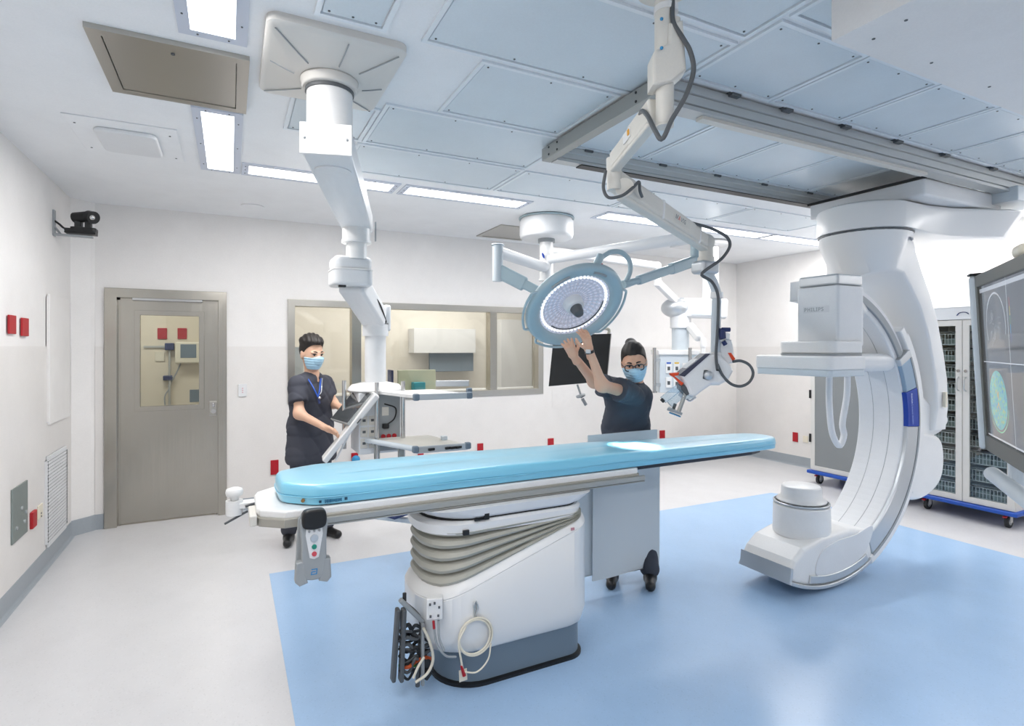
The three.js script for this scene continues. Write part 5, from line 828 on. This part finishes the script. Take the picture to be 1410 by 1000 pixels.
{ // injector head
  const d = 3.05, g = thing('contrast_injector', 'white contrast injector with orange levers hanging on the cream arm', 'injector', P(965, 575, d));
  part('body', slabAt([[935, 517], [955, 500], [972, 487], [984, 486], [996, 492], [1008, 503], [1011, 511], [1004, 524], [992, 531], [980, 531], [968, 539], [957, 548], [950, 545], [945, 532]], d, .13, .02, 0), M.white, g);
  part('display', slabAt([[935, 517], [972, 487], [979, 487], [943, 519]], d - .006, .10, .004), std(0x4a4c5c, .15), g);
  part('rear_block', slabAt([[992, 490], [992, 474], [999, 466], [1008, 468], [1011, 480], [1010, 500], [1002, 502]], d + .03, .1, .012), M.white, g);
  part('nose', slabAt([[948, 533], [960, 541], [956, 549], [945, 551], [940, 546]], d + .02, .09, .006), M.clear, g);
  part('knob', lathe([[0, .02], [.022, .018], [.026, 0], [0, 0]], P(975, 517, d - .002), new THREE.Quaternion().setFromUnitVectors(UP, FW.clone().negate())), M.silver, g); part('knob_recess', rod(P(971.5, 516, d - .004), P(971.5, 516, d + .004), .026), M.dgrey, g);
  part('lever', slabAt([[923, 514], [936, 513], [934, 517], [929, 518], [942, 528], [939, 531], [930, 521], [924, 517]], d - .01, .03, .004), M.orange, g, 'orange lever');
  part('lever', slabAt([[1003, 486], [1007, 486], [1013, 494], [1010, 498]], d + .02, .03, .004), M.orange, g, 'orange lever');
  part('clamp', [rod(P(994, 454, d), P(1005, 454, d), .012), rod(P(994, 454, d), P(994, 466, d), .014), slabAt([[992, 452], [999, 453], [1000, 466], [993, 468]], d, .03, .004), rod(P(996, 470, d), P(999, 475, d), .012)], M.navy, g, 'navy blue clamp'); part('clamp_jaw', slabAt([[999, 457], [1006, 460], [1005, 468], [998, 466]], d + .005, .03, .004), M.white, g);
  part('syringe', rod(P(936, 533, d + .03), P(913, 551, d + .03), .022), M.clear, g); part('syringe', rod(P(942, 540, d + .06), P(922, 557, d + .06), .022), M.clear, g);
  part('syringe_tip', rod(P(914, 550, d + .03), P(911, 553, d + .03), .012), M.rubber, g);
  part('holder', slabAt([[939, 529], [946, 533], [951, 542], [946, 545], [938, 536]], d + .01, .09, .004), M.dgrey, g);
  part('plunger_rod', rod(P(944, 541, d + .03), P(934, 569, d + .03), .011), M.railmetal, g); part('plunger_rod', rod(P(930, 556, d + .06), P(926, 567, d + .06), .009), M.dgrey, g);
  part('plunger_plate', quad(P(918, 565, d), P(938, 572, d), P(939, 572, d + .08), P(920, 563, d + .08), .014), M.grey, g); part('blue_foot', quad(P(921, 569, d), P(937, 575, d), P(937, 574, d + .08), P(922, 568, d + .08), .005), M.cyanp, g);
  part('cable_loop', tube([P(1009, 498, d), P(1020, 497, d), P(1032, 503, d), P(1037, 514, d), P(1032, 526, d), P(1020, 532, d), P(1007, 529, d), P(995, 517, d), P(988, 502, d - .02)], .008, 70, 8), M.dgrey, g);
  part('hook', tube([P(946, 550, d), P(950, 552, d), P(958, 547, d)], .005), M.chrome, g);
}
// ================================================================ people
// iso-surface of a distance function, naive surface nets
function netMesh(f, lo, hi, h) {
  const n = [0, 1, 2].map(k => Math.max(3, Math.ceil((hi.getComponent(k) - lo.getComponent(k)) / h) + 1)), [nx, ny, nz] = n, F = new Float32Array(nx * ny * nz);
  let q = 0; for (let k = 0; k < nz; k++) for (let j = 0; j < ny; j++) for (let i = 0; i < nx; i++) F[q++] = f(lo.x + i * h, lo.y + j * h, lo.z + k * h);
  const id = new Int32Array(nx * ny * nz).fill(-1), pos = [], idx = [], at = (i, j, k) => (k * ny + j) * nx + i;
  for (let k = 0; k < nz - 1; k++) for (let j = 0; j < ny - 1; j++) for (let i = 0; i < nx - 1; i++) {
    let m = 0; const v = []; for (let c = 0; c < 8; c++) { const w = F[at(i + (c & 1), j + (c >> 1 & 1), k + (c >> 2))]; v.push(w); if (w < 0) m++; }
    if (!m || m === 8) continue; let x = 0, y = 0, z = 0, e = 0;
    for (let a = 0; a < 8; a++) for (let b = 0; b < 3; b++) { if (a >> b & 1) continue; const c = a | 1 << b; if (v[a] < 0 === v[c] < 0) continue; const t = v[a] / (v[a] - v[c]); x += (a & 1) + (b === 0 ? t : 0); y += (a >> 1 & 1) + (b === 1 ? t : 0); z += (a >> 2) + (b === 2 ? t : 0); e++; }
    id[at(i, j, k)] = pos.length / 3; pos.push(lo.x + (i + x / e) * h, lo.y + (j + y / e) * h, lo.z + (k + z / e) * h);
  }
  const face = (a, b, c, d, s) => { if (a < 0 || b < 0 || c < 0 || d < 0) return; s ? idx.push(a, b, c, a, c, d) : idx.push(a, c, b, a, d, c); };
  for (let k = 1; k < nz - 1; k++) for (let j = 1; j < ny - 1; j++) for (let i = 1; i < nx - 1; i++) {
    const o = F[at(i, j, k)] < 0;
    if (o !== F[at(i + 1, j, k)] < 0) face(id[at(i, j - 1, k - 1)], id[at(i, j, k - 1)], id[at(i, j, k)], id[at(i, j - 1, k)], o);
    if (o !== F[at(i, j + 1, k)] < 0) face(id[at(i - 1, j, k - 1)], id[at(i - 1, j, k)], id[at(i, j, k)], id[at(i, j, k - 1)], o);
    if (o !== F[at(i, j, k + 1)] < 0) face(id[at(i - 1, j - 1, k)], id[at(i, j - 1, k)], id[at(i, j, k)], id[at(i - 1, j, k)], o);
  }
  const g = new THREE.BufferGeometry(); g.setAttribute('position', new THREE.Float32BufferAttribute(pos, 3)); g.setIndex(idx); g.computeVertexNormals();
  const uv = new Float32Array(pos.length / 3 * 2); for (let i = 0; i < pos.length / 3; i++) { uv[2 * i] = (pos[3 * i] + pos[3 * i + 2]) * 8; uv[2 * i + 1] = pos[3 * i + 1] * 8; } g.setAttribute('uv', new THREE.BufferAttribute(uv, 2));
  return g;
}
const cap = (a, b, ra, rb = ra) => { const bax = b.x - a.x, bay = b.y - a.y, baz = b.z - a.z, l = bax * bax + bay * bay + baz * baz || 1e-9; return (x, y, z) => { const px = x - a.x, py = y - a.y, pz = z - a.z; let h = (px * bax + py * bay + pz * baz) / l; h = h < 0 ? 0 : h > 1 ? 1 : h; return Math.hypot(px - bax * h, py - bay * h, pz - baz * h) - (ra + (rb - ra) * h); }; };
const smin = (a, b, k) => { const h = Math.max(k - Math.abs(a - b), 0) / k; return Math.min(a, b) - h * h * k * .25; };
const uni = (fs, k) => (x, y, z) => { let d = 1e9; for (const f of fs) d = smin(d, f(x, y, z), k); return d; };
const half = (p, n) => (x, y, z) => (x - p.x) * n.x + (y - p.y) * n.y + (z - p.z) * n.z;   // positive on the side n points to
const bounds = (pts, r) => { const b = new THREE.Box3().setFromPoints(pts).expandByScalar(r); return [b.min, b.max]; };
// distance functions written in a head's own axes: l = its left, u = up, f = facing
function headFrame(c, f, tilt = 0, nod = 0) { const u0 = V(0, 1, 0), ff = f.clone().normalize(), l = u0.clone().cross(ff).normalize(); const q = new THREE.Quaternion().setFromAxisAngle(l, nod).premultiply(new THREE.Quaternion().setFromAxisAngle(ff, tilt)); const F = ff.applyQuaternion(q), U = u0.applyQuaternion(q), L = U.clone().cross(F); return { c, l: L, u: U, f: F, P: (a, b, d) => c.clone().addScaledVector(L, a).addScaledVector(U, b).addScaledVector(F, d), loc: (x, y, z) => { const dx = x - c.x, dy = y - c.y, dz = z - c.z; return [dx * L.x + dy * L.y + dz * L.z, dx * U.x + dy * U.y + dz * U.z, dx * F.x + dy * F.y + dz * F.z]; } }; }
const ell = (a, b, d, cx, cy, cz, rx, ry, rz) => { const x = (a - cx) / rx, y = (b - cy) / ry, z = (d - cz) / rz, k = Math.hypot(x, y, z); return (k - 1) * Math.min(rx, ry, rz) * (k > 1 ? 1 : 1); };
function headSDF(H, s) {
  const skull = (a, b, d) => smin(ell(a, b, d, 0, .035 * s, -.012 * s, .076 * s, .095 * s, .096 * s), ell(a, b, d, 0, -.045 * s, .028 * s, .056 * s, .078 * s, .066 * s), .05 * s);
  const full = (a, b, d) => {
    let v = skull(a, b, d);
    v = smin(v, ell(a, b, d, 0, -.102 * s, .058 * s, .022 * s, .018 * s, .022 * s), .03 * s);
    const A = Math.abs(a); v = Math.max(v, -ell(A, b, d, .032 * s, .0, .098 * s, .02 * s, .013 * s, .014 * s) * .8 - .001);
    v = smin(v, ell(A, b, d, .03 * s, .018 * s, .083 * s, .03 * s, .008 * s, .012 * s), .012 * s);
    const t = Math.max(0, Math.min(1, (.012 * s - b) / (.05 * s))); v = smin(v, Math.hypot(a, Math.max(0, Math.abs(b + .013 * s) - .025 * s), d - (.088 + .022 * t) * s) - (.008 + .006 * t) * s, .012 * s);
    v = smin(v, ell(A, b, d, .078 * s, -.008 * s, -.008 * s, .009 * s, .032 * s, .02 * s), .012 * s);
    v = smin(v, ell(a, b, d, 0, -.066 * s, .088 * s, .024 * s, .008 * s, .01 * s), .01 * s);
    return v;
  };
  return { skull, full };
}
// five fingers and a palm; dir = where the fingers go, pn = out of the back of the hand, th = side of the thumb
function handCaps(w, dir, pn, th, curl, s = 1) {
  dir = dir.clone().normalize(); th = th.clone().addScaledVector(dir, -th.dot(dir)).normalize(); pn = pn.clone().normalize(); const out = [];
  const at = (a, b, c) => w.clone().addScaledVector(dir, a * s).addScaledVector(th, b * s).addScaledVector(pn, c * s);
  for (const k of [-.028, -.01, .01, .028]) out.push(cap(at(.012, k * .75, 0), at(.08, k, 0), .0155 * s, .0125 * s));
  const len = [.072, .082, .078, .06], off = [.03, .0105, -.0105, -.03];
  len.forEach((L, i) => { let p = at(.083, off[i], 0), a = curl * (.55 + .1 * i); for (const [f, r] of [[.45, .0098], [.32, .009], [.25, .0082]]) { const q = p.clone().addScaledVector(dir, Math.cos(a) * L * f * s).addScaledVector(pn, -Math.sin(a) * L * f * s).addScaledVector(th, off[i] * .12 * s); out.push(cap(p, q, r * s, r * .92 * s)); p = q; a += curl * .62; } });
  const t0 = at(.022, .026, -.004), t1 = at(.055, .056, -.014), t2 = at(.083, .064, -.026), t3 = at(.104, .06, -.034);
  out.push(cap(t0, t1, .0145 * s, .0115 * s), cap(t1, t2, .0112 * s, .0098 * s), cap(t2, t3, .0098 * s, .0082 * s));
  return out;
}
function person(o) {
  const g = thing('person', o.label, 'person', o.base);
  const J = o.J, s = o.headScale, H = headFrame(J.head, o.face, o.tilt || 0, o.nod || 0), hd = headSDF(H, s);
  const limbs = [cap(J.sr, J.er, .046, .037), cap(J.er, J.wr, .037, .025), cap(J.sl, J.el, .046, .037), cap(J.el, J.wl, .037, .025)];
  const trunk = [cap(J.sr, J.sl, .062), cap(J.cr, J.cl, .095), cap(J.wsr, J.wsl, .085), cap(J.hr, J.hl, .095), cap(J.neck, J.chest, .06, .09), cap(J.chest, J.waist, .09, .085), cap(J.waist, J.pel, .085, .09)];
  const legs = [cap(J.hr, J.kr, .08, .055), cap(J.kr, J.ar, .052, .035), cap(J.hl, J.kl, .08, .055), cap(J.kl, J.al, .052, .035)];
  const neckTop = H.P(0, -.06 * s, -.012 * s), neck = cap(J.neck, neckTop, .056, .05);
  const all = Object.values(J);
  // skin: body, then finer head and hands, one mesh
  const bodyF = uni([...limbs, ...trunk.map(f => (x, y, z) => f(x, y, z) + .012), ...legs.map(f => (x, y, z) => f(x, y, z) + .012), neck], .05);
  const [lo, hi] = bounds(all, .14), geos = [netMesh(bodyF, lo, hi, .012)];
  const headF = (x, y, z) => { const [a, b, d] = H.loc(x, y, z); return smin(hd.full(a, b, d), neck(x, y, z), .03); };
  geos.push(netMesh(headF, J.head.clone().addScalar(-.17 * s), J.head.clone().addScalar(.17 * s), .0042));
  for (const h of o.hands) { const cs = handCaps(...h), f = uni([...cs.slice(0, 4)], .012), fg = cs.slice(4), wr = cap(h[0], h[0].clone().addScaledVector(h[1].clone().normalize(), -.05), .024, .026); const F = (x, y, z) => { let v = smin(f(x, y, z), wr(x, y, z), .02); for (const c of fg) v = smin(v, c(x, y, z), .006); return v; }; geos.push(netMesh(F, h[0].clone().addScalar(-.2), h[0].clone().addScalar(.2), .0038)); }
  part('body', geos, o.skin, g);
  // clothes
  const fold = t => { const s = 1 - Math.abs(Math.sin(t)); return s * s * s; }, wr = (x, y, z) => .004 * Math.sin(x * 21 + y * 17 + 1.3 * Math.sin(z * 15)) + .009 * fold((x - z) * 16 + y * 9 + 2 * Math.sin(y * 6)) + .007 * fold(y * 21 - x * 12 + z * 7 + 1.5 * Math.sin(x * 11)) - .003;
  const sleeve = (a, b, t, r0, r1) => { const e = a.clone().lerp(b, t), n = b.clone().sub(a).normalize(); const c = cap(a, a.clone().lerp(b, t + .15), r0, r1), p = half(e, n); return (x, y, z) => Math.max(c(x, y, z), p(x, y, z)); };
  const torso = uni([cap(J.sr, J.sl, .066), cap(J.cr, J.cl, .103), cap(J.wsr, J.wsl, .098), cap(J.hr, J.hl, .122), cap(J.chest, J.waist, .103, .106), cap(J.waist, J.pel, .106, .118), cap(J.neck, J.sr, .05, .06), cap(J.neck, J.sl, .05, .06), cap(J.wsr, J.hr, .1, .12), cap(J.wsl, J.hl, .1, .12), cap(J.cr, J.wsr, .1, .098), cap(J.cl, J.wsl, .1, .098), ...(o.extra || [])], .06);
  const hem = half(V(0, o.hem, 0), V(0, -1, 0)), vn = o.vneck;
  const sr = sleeve(J.sr, J.er, o.sleeve, .07, o.cuff || .074), sl = sleeve(J.sl, J.el, o.sleeve, .07, o.cuff || .074);
  const topF = (x, y, z) => { let v = smin(Math.max(torso(x, y, z), hem(x, y, z)), smin(sr(x, y, z), sl(x, y, z), .02), .03) + wr(x, y, z); v = Math.max(v, .058 - Math.hypot(x - J.neck.x, (y - J.neck.y - .03) * .8, z - J.neck.z)); v = Math.max(v, -cap(vn[0], vn[1], .03, .012)(x, y, z)); return v; };
  part('scrub_top', netMesh(topF, lo.clone().addScalar(-.02), hi.clone().addScalar(.02), .0095), o.top, g, 'dark short-sleeved scrub top');
  const lg = uni([cap(J.hr, J.hl, .1), cap(J.hr, J.kr, .095, .078), cap(J.kr, J.ar, .075, .066), cap(J.hl, J.kl, .095, .078), cap(J.kl, J.al, .075, .066)], .035);
  part('scrub_trousers', netMesh((x, y, z) => Math.max(lg(x, y, z) + wr(x, y, z) * .5, .055 - y, y - (o.hem + .12)), lo.clone().addScalar(-.02), V(hi.x + .02, o.hem + .16, hi.z + .02), .0105), o.top, g, 'dark scrub trousers');
  for (const [a, t] of [[J.ar, o.toes[0]], [J.al, o.toes[1]]]) { const heel = V(a.x, .04, a.z).addScaledVector(t, -.05), toe = V(a.x, .035, a.z).addScaledVector(t, .17); const c = uni([cap(heel, toe, .042, .034), cap(V(a.x, .09, a.z), heel.clone().lerp(toe, .35), .04, .042)], .03); part('shoe', netMesh((x, y, z) => Math.max(c(x, y, z), .002 - y), V(a.x - .28, 0, a.z - .28), V(a.x + .28, .15, a.z + .28), .007), M.black, g); }
  // hair and mask
  const hairF = (x, y, z) => { const [a, b, d] = H.loc(x, y, z); const B = b / s, D = d / s, tt = Math.max(0, Math.min(1, (B - .055) / .055)); let v = hd.skull(a, b, d) - (.006 + (o.hairT - .006) * tt * tt * (3 - 2 * tt)) * (1 + .1 * Math.sin(a * 190 + d * 60)) * s; const L = D > .07 ? o.brow : D > .015 ? .012 + (o.brow - .012) * Math.pow((D - .015) / .055, .7) : D > -.005 ? .012 : .012 - Math.min(.085, (-.005 - D) * 1.5); v = Math.max(v, (L * s - b) * .75); if (o.bun) v = smin(v, ell(a, b, d, -.01 * s, .118 * s, -.085 * s, .036 * s, .028 * s, .034 * s), .02 * s); return v; };
  part('hair', netMesh(hairF, J.head.clone().addScalar(-.2 * s), J.head.clone().addScalar(.2 * s), .0045), M.hair, g);
  const mk = (x, y, z) => { const [a, b, d] = H.loc(x, y, z); let v = Math.min(hd.skull(a, b, d), ell(a, b, d, 0, -.03 * s, .09 * s, .03 * s, .04 * s, .035 * s)) - .012 * s + .0015 * Math.sin(b * 300 / s); v = Math.max(v, b + .024 * s - .018 * s * Math.max(0, 1 - Math.abs(a) / (.045 * s)), -.118 * s - b, .022 * s - d); return v; };
  const mask = part('face_mask', netMesh(mk, J.head.clone().addScalar(-.18 * s), J.head.clone().addScalar(.18 * s), .004), M.mask, g, 'light blue surgical mask');
  for (const k of [-1, 1]) { part('ear_loop', tube([H.P(k * .062 * s, -.012 * s, .03 * s), H.P(k * .082 * s, .012 * s, .0), H.P(k * .088 * s, .01 * s, -.018 * s)], .0018, 16, 5), M.white2, mask); part('eye', ball(H.P(k * .031 * s, .0, .0785 * s), .0105 * s, 1, 1, 1, 14), std(0xc9c0ba, .3), g); part('iris', ball(H.P(k * .031 * s, -.002 * s, .0855 * s), .0068 * s), std(0x20140e, .2), g); part('eyebrow', tube([H.P(k * .014 * s, .021 * s, .0965 * s), H.P(k * .031 * s, .026 * s, .093 * s), H.P(k * .05 * s, .019 * s, .080 * s)], .0048 * s, 14, 6), M.hair, g); part('eyelid', tube([H.P(k * .018 * s, .004 * s, .089 * s), H.P(k * .031 * s, .0085 * s, .091 * s), H.P(k * .045 * s, .003 * s, .083 * s)], .0036 * s, 14, 6), M.hair, g); }
  return { g, H };
}
{ // man at the pendant
  const face = RT.clone().multiplyScalar(.80).addScaledVector(FW, -.60), d = 4.72;
  const fR = PY(398, 745, 0), fL = PY(449, 736, 0);
  const J = { head: P(429, 487, 4.70), neck: P(430, 519, 4.73), chest: P(428, 545, 4.73), waist: P(427, 585, 4.75), pel: P(427, 622, 4.76), sr: P(410, 531, 4.58), sl: P(447, 529, 4.86), cr: P(418, 545, 4.66), cl: P(439, 545, 4.80), wsr: P(415, 588, 4.69), wsl: P(440, 588, 4.81), hr: P(416, 628, 4.68), hl: P(440, 627, 4.83), er: P(412, 570, 4.46), wr: P(450, 590, 4.36), el: P(459, 556, 4.86), wl: P(471, 562, 4.62), kr: P(409, 690, 4.68), kl: P(446, 688, 4.86), ar: V(fR.x, .10, fR.z), al: V(fL.x, .10, fL.z) };
  const { g, H } = person({ label: 'man in dark scrubs and blue mask holding the slanted touch panel', base: V((fR.x + fL.x) / 2, 0, (fR.z + fL.z) / 2), J, headScale: 1.07, face, nod: .12, tilt: 0, skin: M.skinA, top: M.scrub, hem: P(427, 625, 4.7).y - .07, sleeve: .62, hairT: .026, hairline: .0, brow: .078, vneck: [P(434, 516, 4.62), P(437, 531, 4.55)],
    hands: [[P(451, 590.5, 4.355), P(466, 597, 4.32).sub(P(450, 590, 4.36)), UP.clone().add(V(0, 0, .3)), UP.clone().multiplyScalar(.6).addScaledVector(FW, -.6), .9, .95], [P(471, 562, 4.62), P(480, 566, 4.50).sub(P(471, 562, 4.62)), UP, UP.clone().multiplyScalar(.5).addScaledVector(FW, .7), .8, .95]],
    toes: [face.clone().multiplyScalar(.4).addScaledVector(FW, -.8).normalize(), face.clone().normalize()] });
  const a = H.P(.05, -.11, -.03), b = H.P(-.055, -.11, -.03), e = P(438, 547, 4.53);
  const ln = part('lanyard', tube([P(442, 520, 4.76), P(441, 528, 4.62), P(440, 538, 4.555), e], .0065, 40, 6), M.royal, g, 'blue lanyard'); part('lanyard_side', tube([P(417, 516, 4.68), P(424, 522, 4.60), P(432, 535, 4.55), e], .0065, 40, 6), M.royal, ln);
  part('badge', tube([e, P(439, 550, 4.53), P(440, 556, 4.525)], .01, 12, 8), M.navy, ln); part('badge_clip', ball(P(440, 548, 4.525), .012), M.chrome, ln);
  part('stethoscope', tube([P(444, 521, 4.72), P(443, 530, 4.60), P(442, 541, 4.55), P(438, 545, 4.54)], .0035, 30, 6), M.silver, ln);
}
{ // woman at the lamp
  const face = RT.clone().multiplyScalar(-.22).addScaledVector(FW, -.97), base = PY(868, 797, 0);
  const J = { head: P(873, 499, 3.93), neck: P(874, 532, 3.99), chest: P(866, 552, 4.0), waist: P(862, 580, 4.06), pel: P(866, 618, 4.12), sr: P(845, 535, 4.0), sl: P(883, 546, 3.97), cr: P(856, 556, 4.0), cl: P(872, 558, 4.0), wsr: P(851, 585, 4.08), wsl: P(872, 585, 4.08), hr: P(854, 622, 4.14), hl: P(879, 622, 4.14),
    er: P(818, 526, 3.88), wr: P(789, 489, 3.66), el: P(829, 531, 3.66), wl: P(811, 481, 3.58), kr: P(848, 712, 4.12), kl: P(885, 716, 4.1), ar: PY(843, 781, .09), al: PY(895, 783, .09) };
  const hL = P(806, 458, 3.55).sub(P(811, 481, 3.58)), hR = P(783, 476, 3.62).sub(P(789, 489, 3.66));
  const { g, H } = person({ label: 'woman in dark scrubs, glasses and mask reaching up to the surgical lamp', base: V(base.x, 0, base.z), J, headScale: 1.06, face, nod: .26, tilt: .10, skin: M.skinB, top: M.scrub2, hem: P(862, 640, 4.0).y, cuff: .088, sleeve: .62, hairT: .010, hairline: .0, brow: .072, bun: true, vneck: [P(870, 527, 3.88), P(868, 535, 3.86)], extra: [],
    hands: [[P(790, 490, 3.66), hR, FW.clone().multiplyScalar(-1), RT.clone().multiplyScalar(1), .5, .9], [P(811, 481.5, 3.58), hL, RT.clone().multiplyScalar(.7).addScaledVector(FW, -.7), RT.clone().multiplyScalar(-.7).addScaledVector(FW, -.5), .45, .9]],
    toes: [face.clone(), face.clone()] });
  const s = 1.06, ring = k => Array.from({ length: 14 }, (_, i) => { const a = i / 14 * Math.PI * 2; return H.P(k * .034 * s + .026 * s * Math.sign(Math.cos(a)) * Math.pow(Math.abs(Math.cos(a)), .6), -.004 * s + .019 * s * Math.sign(Math.sin(a)) * Math.pow(Math.abs(Math.sin(a)), .6), .112 * s - Math.abs(Math.cos(a)) * .003 * s); });
  const gl = part('glasses', tube(ring(1), .0034, 60, 6, true), std(0x1c2836, .3), g, 'dark framed glasses'); part('rim', tube(ring(-1), .0034, 60, 6, true), std(0x1c2836, .3), gl); part('bridge', tube([H.P(-.009, .004, .112 * s), H.P(0, .008, .116 * s), H.P(.009, .004, .112 * s)], .003, 12, 6), std(0x1c2836, .3), gl);
  for (const k of [-1, 1]) part('temple', tube([H.P(k * .06 * s, .004, .11 * s), H.P(k * .078 * s, .006, .06 * s), H.P(k * .083 * s, .004, -.01 * s)], .003, 16, 6), std(0x1c2836, .3), gl);
  const w = P(811.5, 484, 3.585), q = new THREE.Quaternion().setFromUnitVectors(UP, hL.clone().normalize());
  part('watch_strap', lathe([[.0285, -.009], [.0315, -.009], [.0315, .009], [.0285, .009], [.0285, -.009]], w, q, 24), M.black, g); part('watch_face', box(P(810, 484, 3.55).x, w.y, P(810, 484, 3.55).z, .034, .026, .01, .004, basis(FW.clone().negate().addScaledVector(RT, -.4))), M.silver, g);
}
renderer.render(scene, camera);
